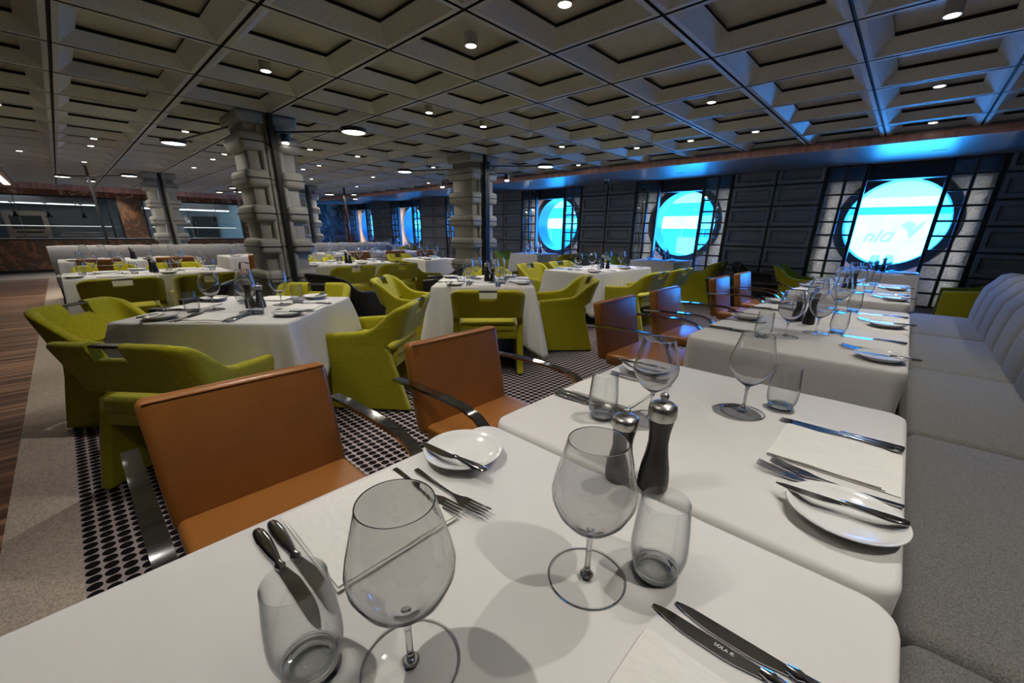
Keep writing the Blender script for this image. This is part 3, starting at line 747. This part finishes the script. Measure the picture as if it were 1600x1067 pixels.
def make_napkin():
    """x: towards the table centre (0 .. .215), y: +-.10 ; folded in layers"""
    m_ = MB()
    def sheet(x0, x1, y0, y1, z0, z1, seed):
        R = random.Random(seed); nx, ny = 14, 12; vs = []; fs = []
        for s_ in (0, 1):
            for i in range(nx + 1):
                for j in range(ny + 1):
                    u, v = i / nx, j / ny
                    e = min(u, 1 - u, .08) / .08 * min(v, 1 - v, .08) / .08
                    x = x0 + (x1 - x0) * u; y = y0 + (y1 - y0) * v
                    w = .0010 * math.sin(x * 55 + seed) * math.sin(y * 42 + seed * 2)
                    vs.append((x, y, z0 if s_ == 0 else z0 + (z1 - z0) * (.62 + .38 * e ** .5) + w))
        o = (nx + 1) * (ny + 1)
        for i in range(nx):
            for j in range(ny):
                a = i * (ny + 1) + j; q = (a, a + 1, a + ny + 2, a + ny + 1)
                fs.append(q[::-1]); fs.append(tuple(k + o for k in q))
        rim = [i * (ny + 1) for i in range(nx + 1)] + [nx * (ny + 1) + j for j in range(1, ny + 1)] + [i * (ny + 1) + ny for i in range(nx - 1, -1, -1)] + [j for j in range(ny - 1, 0, -1)]
        for k in range(len(rim)): a, b2 = rim[k], rim[(k + 1) % len(rim)]; fs.append((a, b2, b2 + o, a + o))
        m_.add(vs, fs)
    sheet(0, .214, -.098, .100, .0004, .0026, 1); sheet(.022, .216, -.100, .098, .0030, .0056, 2); sheet(.028, .212, -.097, .099, .0060, .0088, 3)
    return m_.build('napkin', M['napkin'], smooth=True, angle=50)
def make_mill(h, name):
    r = empty(name); k = h / .185
    m_ = MB(); m_.lathe([(0, 0), (.026, 0), (.0275, .004), (.0275, .02 * k), (.025, .045 * k), (.0195, .075 * k), (.0175, .095 * k), (.0185, .115 * k), (.0215, .135 * k), (.0222, .139 * k), (0, .139 * k)], 36, close=False); m_.build('body', M['mill'], r, smooth=True, angle=50)
    m_ = MB(); m_.lathe([(0, .140 * k), (.0225, .140 * k), (.0245, .146 * k), (.0248, .158 * k), (.0235, .166 * k), (.017, .171 * k), (.006, .173 * k), (0, .173 * k)], 36, close=False); m_.build('cap', M['brushed'], r, smooth=True, angle=50)
    m_ = MB(); m_.lathe([(.0042, .1725 * k), (.0042, .176 * k), (.0075, .180 * k), (.0078, .185 * k), (.005, .189 * k), (0, .190 * k)], 24, close=False); m_.build('knob', M['brushed'], r, smooth=True, angle=50)
    return r
WINE = Proto(make_wine()); WATER = Proto(make_water()); PLATE = Proto(make_plate()); NAP = Proto(make_napkin())
KN = Proto(make_knife()); BK = Proto(make_knife(.76, 'butter_knife')); FK = Proto(make_fork())
PM = Proto(make_mill(.185, 'pepper_mill')); SM = Proto(make_mill(.145, 'salt_mill'))
ZT = .7505
def setting(ex, ey, ang, phrase, level=3, ov=None, jit=.0):
    """ex,ey: table edge point in front of the diner; ang: direction the diner faces. phrase names the place"""
    ov = ov or {}
    c, s_ = math.cos(ang), math.sin(ang)
    def P(a, b, z=0.):
        return (ex + a * c + b * s_, ey + a * s_ - b * c, ZT + z)
    J = lambda: rnd.uniform(-jit, jit)
    G = phrase
    def ab(k, d): return ov.get(k, (d[0] + J(), d[1] + J()))
    a, b_ = ab('wine', (.34, .095)); WINE.place(P(a, b_), rnd.uniform(0, 6), 'large round wine glass, ' + G, 'wine glass', 'burgundy wine glasses')
    a, b_ = ab('water', (.27, .185)); WATER.place(P(a, b_), rnd.uniform(0, 6), 'short clear water tumbler, ' + G, 'water glass', 'water tumblers')
    a, b_ = ab('plate', (.09, -.250)); PLATE.place(P(a, b_), 0, 'small white bread plate, ' + G, 'plate', 'bread plates')
    a0, b0 = ab('nap', (.008, 0)); NAP.place(P(a0, b0), ang + J() * 2, 'folded cream napkin, ' + G, 'napkin', 'folded napkins')
    if level < 2: return
    pa, pb = a, b_
    a2, b2, da = ov.get('bk', (pa - .11, pb - .028, .0))
    BK.place(P(a2, b2, .0225), 0, 'butter knife across bread plate, ' + G, 'knife', 'butter knives', rot=(0, -.0, ang + da))
    for nm, (dk, bb) in (('k1', (.012, .118)), ('k2', (.010, .142))):
        a3, b3 = ov.get(nm, (dk, bb)); KN.place(P(a3, b3), ang + ov.get('kr', J() * 2), '%s steel table knife, %s' % ('inner' if nm == 'k1' else 'outer', G), 'knife', 'table knives')
    for nm, (dk, bb) in (('f1', (.012, -.118)), ('f2', (.010, -.145))):
        a3, b3 = ov.get(nm, (dk, bb)); FK.place(P(a3, b3), ang + J() * 2, '%s steel fork, %s' % ('inner' if nm == 'f1' else 'outer', G), 'fork', 'table forks')

XL, XRT = -.672, .102          # chair side and bench side edges of the banquette tables
row = [('aisle end', -.30, .632), ('second', .640, 1.438), ('third', 1.905, 2.705), ('fourth', 2.710, 3.506), ('fifth', 3.965, 4.755), ('sixth', 4.760, 5.553)]
ords = ['first', 'second', 'third', 'fourth', 'fifth', 'sixth', 'seventh']
for k, (nm, y0, y1) in enumerate(row):
    cx, cy = (XL + XRT) / 2, (y0 + y1) / 2
    ph = '%s banquette table from aisle' % ords[k]
    pass
    D_ = round(y1 - y0, 2) if k == 0 else .80
    kk = ('t', .774, D_)
    if kk not in TB: TB[kk] = Proto(make_table(.774, D_ - .01))
    TB[kk].place((cx, cy, 0), 0, 'square pedestal table under the cloth, ' + ph, 'table', 'dining tables')
    kk = ('cb', D_)
    if kk not in TB: TB[kk] = Proto(cloth_mesh(.774, D_ - .004, .46, .48, .0, .0012, 3, rr=.045).build('tablecloth', M['cloth'], smooth=True, angle=60, solid=.0015))
    TB[kk].place((cx, cy, 0), 0, 'taut white cloth on the ' + ph, 'tablecloth', 'white tablecloths')
    ovL, ovR = {}, {}; cl = cy; cr = cy
    if k == 0:
        cl = .240; cr = .268
        ovL = {'wine': (.379, .084), 'water': (.302, .160), 'plate': (.09, -.235), 'k1': (.026, .114), 'k2': (.030, .136), 'f1': (.030, -.108), 'f2': (.062, -.136), 'nap': (.018, 0.), 'bk': (.194, -.204, PI + .106)}
        ovR = {'wine': (.322, .122), 'water': (.257, .196), 'k1': (.0, .142), 'k2': (-.02, .165), 'nap': (.01, .005)}
    if k == 1:
        cl = 1.035; cr = 1.036
        ovL = {'wine': (.289, .108), 'water': (.195, .184), 'plate': (.115, -.232), 'bk': (.01, -.222, .06), 'f1': (.04, -.125), 'f2': (.03, -.15)}
        ovR = {'wine': (.326, .108), 'water': (.259, .205), 'plate': (.079, -.254), 'bk': (.002, -.236, .07), 'f1': (.004, -.136), 'f2': (.022, -.166), 'k1': (.008, .119), 'k2': (.006, .136)}
    setting(XL, cl, 0, 'leather chair side, ' + ph, 3, ovL, .0 if k < 2 else .008)
    setting(XRT, cr, PI, 'bench side, ' + ph, 3, ovR, .0 if k < 2 else .008)
for k, (x, y, x2, y2, ph) in enumerate([(-.249, .655, -.307, .648, 'joint of the first two banquette tables'), (-.30, 2.64, -.36, 2.70, 'joint of the third and fourth banquette tables'), (-.29, 4.74, -.35, 4.79, 'joint of the fifth and sixth banquette tables')]):
    PM.place((x, y, ZT), 0, 'tall black pepper mill, ' + ph, 'pepper mill', 'pepper mills')
    SM.place((x2, y2 if k else y2 - .012, ZT), 0, 'short black salt mill, ' + ph, 'salt mill', 'salt mills')
# maker's mark on the blade of the front knife
def text_mesh(s, size, name, mt, parent, M4):
    cu = bpy.data.curves.new(name, 'FONT'); cu.body = s; cu.size = size; cu.extrude = size * .01
    cu.align_x = 'CENTER'; cu.align_y = 'CENTER'
    o = bpy.data.objects.new(name, cu); COL.objects.link(o)
    dg = bpy.context.evaluated_depsgraph_get(); me = bpy.data.meshes.new_from_object(o.evaluated_get(dg)); bpy.data.objects.remove(o)
    me.materials.clear(); me.materials.append(mt)
    t = bpy.data.objects.new(name, me); COL.objects.link(t)
    me.transform(M4)
    if parent: t.parent = parent
    return t

kn = [o for o in COL.objects if o.get('label') == 'inner steel table knife, bench side, first banquette table from aisle'][0]
bl_ = [o for o in COL.objects if o.parent == kn and o.name.startswith('blade')][0]
M['mark'] = mat('etched mark', (.75, .75, .75), .6, noise=.02, nscale=5)
text_mesh('SOLA \u00ae', .0062, 'lettering', M['mark'], bl_, Matrix.Translation((.150, .0012, .0032)) @ Matrix.Rotation(PI, 4, 'Z'))
# window side tables, portholes behind them
wt = []
WPH = ['table under porthole next to banquette', 'table under second porthole', 'table under third porthole', None, 'table under fifth porthole', None]
for k in (0, 1, 2, 4):
    cx = WX[k] + .01; ph = WPH[k]
    table(k, cx, 7.36, .80, .76, 0, 'small pedestal ' + ph, 'white cloth on the ' + ph, side=.38, corner=.44, flare=.02, fold=.006, seed=5)
    setting(cx - .40, 7.36, 0, 'kitchen side, ' + ph, 1, None, .01)
    setting(cx + .40, 7.36, PI, 'banquette side, ' + ph, 1, None, .01)
    PM.place((cx + .03, 7.55, ZT), 0, 'tall black pepper mill on the ' + ph, 'pepper mill', 'pepper mills')
    SM.place((cx - .04, 7.57, ZT), 0, 'short black salt mill on the ' + ph, 'salt mill', 'salt mills')

# diagonal four seat tables
DG = [((-2.85, .69), 'diagonal table beside aisle'), ((-2.92, 2.72), 'diagonal table near window pillar')]
for (cx, cy), ph in DG:
    table(ph, cx, cy, .90, .90, PI / 4, 'square pedestal table, the ' + ph, 'draped white cloth with hanging corners on the ' + ph, side=.36, corner=.62, flare=.05, fold=.022, seed=int(cy * 10))
    for q, side in enumerate(('cognac chair side', 'window side', 'pillar side', 'aisle side')):
        out = -PI / 4 + q * PI / 2
        setting(cx + .45 * math.cos(out), cy + .45 * math.sin(out), out + PI, side + ' of ' + ph, 3, {'wine': (.30, .09), 'water': (.235, .17)}, .006)
    PM.place((cx + .03, cy - .0, ZT), 0, 'tall black pepper mill, ' + ph, 'pepper mill', 'pepper mills')
    SM.place((cx + .055, cy + .05, ZT), 0, 'short black salt mill, ' + ph, 'salt mill', 'salt mills')
# square pairs set out straight
def pair(x0, x1, y0, y1, ph, level, sides, n=2, seed=1, drape=(.36, .46, .012, .005)):
    L = (y1 - y0) / n; cx = (x0 + x1) / 2
    for q in range(n):
        cy = y0 + L * (q + .5); pq = ('aisle half' if q == 0 else 'window half') + ' of ' + ph if n == 2 else ph
        table(pq, cx, cy, round(x1 - x0, 3), round(L - .004, 3), 0, 'pedestal table under cloth, ' + pq, 'white cloth on the ' + pq, *drape, seed=seed)
        if '-' in sides: setting(x0, cy, 0, 'kitchen side, ' + pq, level, None, .012)
        if '+' in sides: setting(x1, cy, PI, 'banquette side, ' + pq, level, None, .012)
    if n == 2: 
        PM.place((cx + .03, (y0 + y1) / 2, ZT), 0, 'tall black pepper mill on the ' + ph, 'pepper mill', 'pepper mills')
        SM.place((cx + .1, (y0 + y1) / 2 + .02, ZT), 0, 'short black salt mill on the ' + ph, 'salt mill', 'salt mills')
pair(-3.36, -2.60, 4.17, 5.65, 'long table near the windows', 2, '+-', drape=(.36, .50, .025, .008))
pair(-6.34, -5.56, -.09, 1.28, 'long table behind diagonal aisle table', 1, '+-')
pair(-6.34, -5.56, 2.10, 3.44, 'long table behind aisle side pillar', 1, '+-')
pair(-9.22, -8.42, -.12, 1.50, 'far bench table by aisle', 1, '+-')
pair(-9.22, -8.42, 1.88, 2.62, 'small far bench table', 1, '+-', 1)
pair(-9.22, -8.42, 3.55, 4.35, 'small bench table beyond aisle pillar', 1, '+-', 1)
pair(-9.22, -8.42, 4.38, 5.90, 'far bench table towards windows', 1, '+-')
pair(-6.45, -5.74, 4.02, 4.74, 'small table beside window pillar', 1, '+-', 1)

# ------------------------------------------------------------------ chairs
def make_tub(fabric, name, notch=True):
    """felt tub chair; faces +y, origin on the floor under the seat centre"""
    root = empty(name)
    FY = .27                                   # front of the arms
    hw, yr, rc, th = .257, -.185, .062, .054
    path = []
    ys = [FY, FY - .02, FY - .08, FY - .15, FY - .22, FY - .27, FY - .30, FY - .32, FY - .34, FY - .365, yr + rc]
    for y in ys: path.append([hw, y, 1, 0])
    for k in range(1, 8): a = -PI / 2 * k / 7; path.append([hw - rc + rc * math.cos(a), yr + rc + rc * math.sin(a), math.cos(a), math.sin(a)])
    for x in ([.16, .12, .069, .068, .0] if notch else [.14, .07, 0]): path.append([x, yr, 0, -1])
    full = [p + [i] for i, p in enumerate(path)] + [[-p[0], p[1], -p[2], p[3], i] for i, p in reversed(list(enumerate(path[:-1])))]
    n0 = len(path); nside = len(ys)
    TP = [(0, .508), (.20, .524), (.27, .534), (.30, .550), (.34, .600), (.37, .640), (.40, .668)]
    def top(i):
        if i < nside:
            s_ = FY - path[i][1]
            for (a0, z0), (a1, z1) in zip(TP[:-1], TP[1:]):
                if s_ <= a1: return z0 + (z1 - z0) * (s_ - a0) / (a1 - a0)
            return TP[-1][1]
        k = min(1, (i - nside + 1) / 7.); return .668 + .034 * math.sin(k * PI / 2)
    def shear(i, z):
        s_ = FY - path[i][1]
        w_ = min(1, max(0, (s_ - .18) / .14)); return w_ * max(0, z - .42) * .34
    def low(i):
        s_ = FY - path[i][1]
        return .37 + .105 * min(1, max(0, (s_ - .375) / .05))
    V = 9; vs = []; fs = []
    for q, (x, y, nx, ny, i) in enumerate(full):
        zt = top(i); zb = low(i)
        if notch and i >= n0 - 2: zt = .632
        prof = []
        for k in range(V): z = zb + (zt - .022 - zb) * k / (V - 1); prof.append((th / 2, z))
        for a in (30, 60, 90, 120, 150): prof.append((th / 2 * math.cos(math.radians(a)), zt - .022 + .022 * math.sin(math.radians(a))))
        for k in range(V - 1, -1, -1): z = zb + (zt - .022 - zb) * k / (V - 1); prof.append((-th / 2, z))
        for (o, z) in prof:
            d = o + .012 * max(0, z - .45) / .25
            vs.append((x + nx * d, y + ny * d - shear(i, z), z))
        m = len(prof)
    nq = len(full)
    for q in range(nq - 1):
        for k in range(m):
            k2 = (k + 1) % m; fs.append((q * m + k, q * m + k2, (q + 1) * m + k2, (q + 1) * m + k))
    fs += [tuple(range(m)), tuple((nq - 1) * m + k for k in range(m))]
    sh = MB(); sh.add(vs, fs)
    sh.build('backrest', fabric, root, smooth=True, angle=48)
    for sg in (-1, 1):
        pl = [(FY, .012), (FY, .45), (FY - .008, .478), (FY - .03, .49), (.05, .50), (-.03, .50), (-.125, .46), (-.160, .405), (-.178, .32), (-.215, .20), (-.267, .012)]
        p = MB(); p.prism(pl, sg * (hw + .026), sg * (hw - .026)); p.build('side_panel', fabric, root, bevel=.010)
    st = MB(); st.rbox(-hw + .03, hw - .03, -.20, .25, .345, .43, .03, 3); st.rbox(-hw + .031, hw - .031, -.19, .245, .29, .40, .012, 2); st.build('seat', fabric, root, smooth=True, angle=60)
    if notch:
        hd = MB(); hd.rbox(-.074, .074, yr - .115, yr - .07, .680, .692, .005, 2); hd.build('pull_bar', M['brass'], root)
    for sx in (-1, 1):
        for yy in (FY - .035, -.235):
            f_ = MB(); f_.lathe([(0, 0), (.014, 0), (.014, .014), (0, .014)], 12, (sx * hw, yy, 0), close=False); f_.build('foot', M['black'], root)
    return root
TUB = Proto(make_tub(M['lime'], 'tub_chair'))
def tub(x, y, face, label, group='lime green tub chairs'):
    TUB.place((x, y, FZ), face - PI / 2, label, 'chair', group)
# individually placed chairs round the two diagonal tables: x, y, direction faced (degrees)
P1, P2 = 'diagonal table beside the aisle', 'diagonal table near the window pillar'
for x, y, dg_, lb in [(-2.328, .246, 129.5, 'lime tub chair with its back to the cognac chairs, ' + P1), (-2.501, 1.342, 219.2, 'lime tub chair seen side on between the two diagonal tables'),
        (-3.345, 1.185, -45, 'lime tub chair before the aisle pillar, ' + P1), (-3.333, .152, 45, 'lime tub chair standing half on the beige carpet border, ' + P1),
        (-2.455, 2.32, 137, 'lime tub chair with its back to the cognac chairs, ' + P2), (-2.45, 3.36, 228, 'lime tub chair seen side on, window end, ' + P2),
        (-3.415, 3.215, -45, 'lime tub chair before the window side pillar, ' + P2), (-3.43, 2.21, 42, 'lime tub chair on the kitchen side, ' + P2)]:
    tub(x, y, math.radians(dg_), lb)
for q, y in enumerate((4.70, 5.42)):
    tub(-2.32, y, PI, 'lime tub chair, %s half of long table near the windows, back to cognac chairs' % ('aisle' if q == 0 else 'window'))
    tub(-3.64, y - .18, 0, 'lime tub chair, %s half of long table near the windows, facing cognac chairs' % ('aisle' if q == 0 else 'window'))
for tname, y0, y1 in (('diagonal aisle table', .28, .93), ('aisle pillar', 2.45, 3.10)):
    for q, y in enumerate((y0, y1)):
        hf = ('aisle' if q == 0 else 'window')
        tub(-5.27, y, PI, 'lime tub chair, back to banquette, %s half of long table behind %s' % (hf, tname))
        tub(-6.66, y, 0, 'lime tub chair facing banquette, %s half of long table behind %s' % (hf, tname))
tub(-6.92, 4.42, 0.1, 'lime tub chair on the kitchen side of the small table by the window pillar')
tub(-5.50, 3.66, PI / 2, 'lime tub chair tucked between the small table and window side pillar')
for k in (0, 1, 2, 4):
    tub(WX[k] - .72 - (.12 if k == 0 else 0), 7.30, 0, 'green tub chair, kitchen side of %s' % WPH[k])
    tub(WX[k] + .80 + (.12 if k == 0 else 0), 7.28, PI, 'green tub chair, banquette side of %s' % WPH[k])

def make_leather():
    """cantilever chair with flat steel bars; faces +y, origin under seat centre"""
    root = empty('leather_chair')
    s = MB(); s.rbox(-.245, .245, -.21, .26, .395, .475, .025, 4); s.build('seat', M['leather'], root, smooth=True, angle=60)
    T = Matrix.Translation((0, -.235, .43)) @ Matrix.Rotation(math.radians(11), 4, 'X')
    b_ = MB(); b_.rbox(-.25, .25, -.035, .035, -.01, .385, .026, 4, T); b_.build('backrest', M['leather'], root, smooth=True, angle=60)
    pp = MB()
    for z in (-.034, .034):
        pp.tube([T @ Vector(p) for p in ((-.238, z, .373), (.238, z, .373))], .0035, 6)
    pp.build('piping', M['leatherseam'], root, smooth=True)
    for sx in (-1, 1):
        path = [(-.335, .655), (-.2, .665), (0, .668), (.10, .665), (.17, .648), (.225, .61), (.262, .55), (.275, .48), (.262, .40), (.21, .28), (.13, .14), (.09, .07), (.04, .022), (-.02, .008), (-.28, .007)]
        f_ = MB(); f_.strip(path, .038, .012, sx * .285); f_.build('arm_bar', M['chrome'], root, smooth=True, angle=30)
    c = MB(); c.box(-.285, .285, -.27, -.235, .002, .013); c.box(-.29, .29, .05, .09, .383, .395); c.box(-.29, -.25, .05, .27, .383, .393); c.box(.25, .29, .05, .27, .383, .393); c.build('cross_bar', M['chrome'], root)
    return root
LEA = Proto(make_leather())
for k, (x, y) in enumerate([(-.99, .25), (-.985, .995), (-1.01, 2.33), (-1.0, 3.06), (-1.0, 4.31), (-.99, 5.04)]):
    LEA.place((x, y, FZ), -PI / 2, 'cognac leather chair with flat steel arms, %s banquette table from aisle' % ords[k], 'chair', 'cognac leather chairs', scale=(.9, .9, .9))
for k, (y, ph) in enumerate([(.28, 'aisle half of the far bench table by the aisle'), (1.08, 'window half of the far bench table by the aisle'), (2.25, 'small far bench table'), (3.95, 'small bench table beyond aisle pillar'), (4.75, 'aisle half of the far bench table towards the windows'), (5.5, 'window half of the far bench table towards the windows')]):
    LEA.place((-8.1, y, FZ), PI / 2, 'cognac leather chair at the ' + ph, 'chair', 'cognac leather chairs', scale=(.9, .9, .9))
# black leather armchairs
BLK = Proto(make_tub(M['blackleather'], 'black_armchair', False))
for x, y, f_, lb in [(-4.25, 1.95, .2, 'black leather armchair between the two diagonal tables'), (-4.42, .72, 2.6, 'black leather armchair in front of the aisle side pillar'), (-4.62, 3.55, 2.4, 'black leather armchair close to the window side pillar'), (-1.72, 7.45, -1.4, 'black leather armchair against the dark panelling between two portholes')]:
    BLK.place((x, y, FZ), f_, lb, 'chair', 'black leather armchairs')

# ------------------------------------------------------------------ benches
def make_banquette(name, ys_seat, ys_back, x0, x1, ztop, fabric, zseat=.49, label='', cat='banquette'):
    root = empty(name, (0, 0, 0))
    F = lambda x: x
    for a, b_ in zip(ys_seat[:-1], ys_seat[1:]):
        s = MB(); lo, hi = sorted((x0, x1)); s.rbox(lo, hi, a + .001, b_ - .001, .29, zseat, .035, 4); s.build('seat_cushion', fabric, root, smooth=True, angle=60)
    d = 1 if x1 > x0 else -1
    prof = [(0, .40), (.0, .53), (.008, .66), (.025, .77), (.065, ztop - .07), (.10, ztop - .022), (.15, ztop), (.21, ztop - .008), (.25, ztop - .04), (.27, ztop - .12), (.27, .0), (.06, .0)]
    for a, b_ in zip(ys_back[:-1], ys_back[1:]):
        w = b_ - a; k = 8; vs = []; m = len(prof)
        for q in range(k + 1):
            t = q / k; bulge = .018 * (1 - (2 * t - 1) ** 4) ** .5 if 0 < t < 1 else 0
            for (px, pz) in prof:
                inn = bulge if pz > .42 else 0
                vs.append((x1 + d * (px - inn * (1 if px < .2 else -.3)) - d * .04, a + w * t, pz + (inn * .6 if px > .08 and pz > ztop - .08 else 0)))
        fs = [(q * m + i, q * m + (i + 1) % m, (q + 1) * m + (i + 1) % m, (q + 1) * m + i) for q in range(k) for i in range(m)]
        fs += [tuple(range(m)), tuple(k * m + i for i in range(m))]
        s = MB(); s.add(vs, fs); s.build('back_channel', fabric, root, smooth=True, angle=60)
    lo, hi = sorted((x0 + d * .06, x1 + d * .05)); p = MB(); p.box(lo, hi, ys_seat[0] + .01, ys_seat[-1] - .01, FZ, .29); p.build('plinth', M['black'], root)
    return tag(root, label, cat)
make_banquette('banquette', [-1.39, -.22, .93, 2.08, 3.21, 4.40, 5.63], [5.63 - .41 * k for k in range(18)][::-1], .158, .60, .902, M['bench'], label='long pale grey banquette with channelled back along the set tables')
make_banquette('bench_seat', [-.2, 1.0, 2.0, 2.95], [-.2, .62, 1.04, 1.46, 1.88, 2.3, 2.95], -9.42, -9.86, .915, M['benchfar'], label='far grey upholstered bench between the aisle and the hidden stone pillar', cat='bench')
make_banquette('bench_seat', [3.5, 4.7, 5.9], [3.5, 3.98, 4.46, 4.94, 5.42, 5.9], -9.42, -9.86, .915, M['benchfar'], label='far grey upholstered bench on the window side in front of the dark marble', cat='bench')

# ------------------------------------------------------------------ outside
def hull(name, bx, mt, lb):
    m_ = MB(); m_.box(*bx); return m_.build(name, mt)
M['hullw'] = mat('terminal cladding', (.80, .84, .84), .6, c2=(.66, .76, .76), nscale=1.6)
M['hullw2'] = mat('pale teal cladding', (.25, .55, .55), .5, noise=.1, nscale=.6)
M['hullt'] = mat('terminal glazing', (.03, .20, .24), .4, noise=.3, nscale=.4)
tr = empty('harbour_building_outside', (0, 30, 0))
a = MB(); a.box(-6., 14, 0, 8, -6, 2.28); a.build('facade', M['hullw'], tr)
a = MB(); a.box(-6., 14, -.02, 8, 2.28, 2.64); a.build('glazing_band', M['hullt'], tr)
a = MB(); a.box(-6., 14, -.1, 8.3, 2.64, 3.1); a.build('roof_edge', M['hullw'], tr)
tag(tr, 'white dockside building with thin teal glazing band outside the porthole by the banquette', 'building')
M['letter'] = mat('faded lettering', (.40, .66, .66), .6, noise=.1, nscale=1)
SH = Matrix(((1, 0, .35, 0), (0, 1, 0, 0), (0, 0, 1, 0), (0, 0, 0, 1)))
text_mesh('nI\u0251', .86, 'lettering', M['letter'], tr, Matrix.Translation((-1.30, -.03, 1.20)) @ SH @ Matrix.Rotation(PI / 2, 4, 'X'))
a = MB(); a.prism([(-.55, 1.75), (-.30, 1.95), (-.02, 1.80), (-.16, 1.45), (.05, 1.70), (.32, 1.98), (.20, 1.60), (-.12, 1.10), (-.28, 1.55), (-.42, 1.66)], -.03, -.01, 'y')
a.build('emblem', M['letter'], tr)
tr2 = empty('harbour_building_outside', (-25, 26, 0))
a = MB(); a.box(-20, 18.5, 0, 6, -6, 1.50); a.build('facade', M['hullt'], tr2)
a = MB(); a.box(-20, 18.5, -.1, 6, 1.50, 2.22); a.build('parapet', M['hullw'], tr2)
a = MB(); a.box(-20, 18.5, -.05, 6, 2.22, 2.95); a.build('upper_glazing', M['hullt'], tr2)
a = MB()
for k in range(30): a.box(-19 + 1.25 * k, -18.95 + 1.25 * k, -.12, 0, -6, 1.45)
a.box(14.6, 18.3, -.3, -.02, -2, 1.02); a.build('mullion', M['hullw2'], tr2)
tag(tr2, 'teal glazed dockside block with white parapet outside the second porthole', 'building')
sl = bpy.data.lights.new('sun', 'SUN'); sl.energy = 80; sl.angle = .01; sl.color = (1, .97, .92)
so = bpy.data.objects.new('sun', sl); COL.objects.link(so); so.rotation_euler = (math.radians(55), 0, math.radians(-12)); so.location = (0, -20, 20)

w = bpy.data.worlds.new('sky'); scn.world = w; w.use_nodes = True; nt = w.node_tree
for n in list(nt.nodes): nt.nodes.remove(n)
wo = nt.nodes.new('ShaderNodeOutputWorld'); bg = N(nt, 'ShaderNodeBackground', Strength=1.)
tc = N(nt, 'ShaderNodeTexCoord'); sp = N(nt, 'ShaderNodeSeparateXYZ'); nt.links.new(tc.outputs['Generated'], sp.inputs[0])
mr = N(nt, 'ShaderNodeMath', operation='MULTIPLY_ADD'); mr.inputs[1].default_value = .5; mr.inputs[2].default_value = .5; nt.links.new(sp.outputs[2], mr.inputs[0])
r = ramp(nt, mr.outputs[0], [(.0, (.35, .5, .6)), (.49, (.75, .9, 1.)), (.515, (.62, .85, 1)), (.56, (.28, .6, 1)), (1, (.3, .6, 1))])
nt.links.new(r.outputs[0], bg.inputs[0]); nt.links.new(bg.outputs[0], wo.inputs[0])
bg.inputs[1].default_value = 28.0
for cx in WX:
    l = bpy.data.lights.new('porthole_portal', 'AREA'); l.shape = 'DISK'; l.size = 1.3; l.cycles.is_portal = True
    o = bpy.data.objects.new('porthole_portal', l); COL.objects.link(o); o.location = (cx, YW + .5, WZ); o.rotation_euler = (-PI / 2, 0, 0)

# ------------------------------------------------------------------ camera
cam = bpy.data.cameras.new('camera'); co = bpy.data.objects.new('camera', cam); COL.objects.link(co); scn.camera = co
f_, yaw, pitch, roll, px, py = 629.773, .7522813, .3314383, .0106165, 800.06, 579.60
fwd = Vector((-math.sin(yaw) * math.cos(pitch), math.cos(yaw) * math.cos(pitch), -math.sin(pitch)))
rt = Vector((math.cos(yaw), math.sin(yaw), 0)); up = rt.cross(fwd)
r2 = rt * math.cos(roll) + up * math.sin(roll); u2 = -rt * math.sin(roll) + up * math.cos(roll)
mw = Matrix(((r2.x, u2.x, -fwd.x, 0), (r2.y, u2.y, -fwd.y, 0), (r2.z, u2.z, -fwd.z, 1.2), (0, 0, 0, 1)))
co.matrix_world = mw
cam.sensor_width = 36; cam.lens = f_ * 36 / 1600; cam.shift_x = (800 - px) / 1600; cam.shift_y = (py - 533.5) / 1600
cam.clip_start = .02; cam.clip_end = 300
scn.view_settings.view_transform = 'Standard'; scn.view_settings.look = 'None'; scn.view_settings.gamma = 1
scn.view_settings.exposure = 0.; scn.view_settings.use_curve_mapping = False
cy = scn.cycles
cy.transparent_max_bounces = 40; cy.max_bounces = 8; cy.diffuse_bounces = 4; cy.glossy_bounces = 4; cy.sample_clamp_indirect = 6.; cy.caustics_reflective = False; cy.caustics_refractive = False
cy.use_denoising = True

# everything above is laid out at 9/10 of life size with the floor at FZ: bring it to life size, floor at zero
SC = 1 / .9
for o in list(COL.objects):
    if o.parent is None and o.type != 'CAMERA':
        o.location = Vector((o.location.x * SC, o.location.y * SC, (o.location.z - FZ) * SC))
        o.scale = [v * SC for v in o.scale]
for l in bpy.data.lights:
    if l.type != 'SUN': l.energy *= SC * SC
    if l.type == 'SPOT': l.shadow_soft_size *= SC
mw.translation = Vector((0, 0, (1.2 - FZ) * SC)); co.matrix_world = mw

# light refracted through the blown glass reaches the linen
for o in COL.objects:
    if o.name.startswith(('bowl', 'stem', 'tumbler_wall')): o.cycles.is_caustics_caster = True
    if o.name.startswith(('tablecloth', 'napkin', 'bread_plate')): o.cycles.is_caustics_receiver = True
for l in bpy.data.lights:
    if l.type == 'SPOT': l.cycles.is_caustics_light = True
cy.max_bounces = 16; cy.transmission_bounces = 16
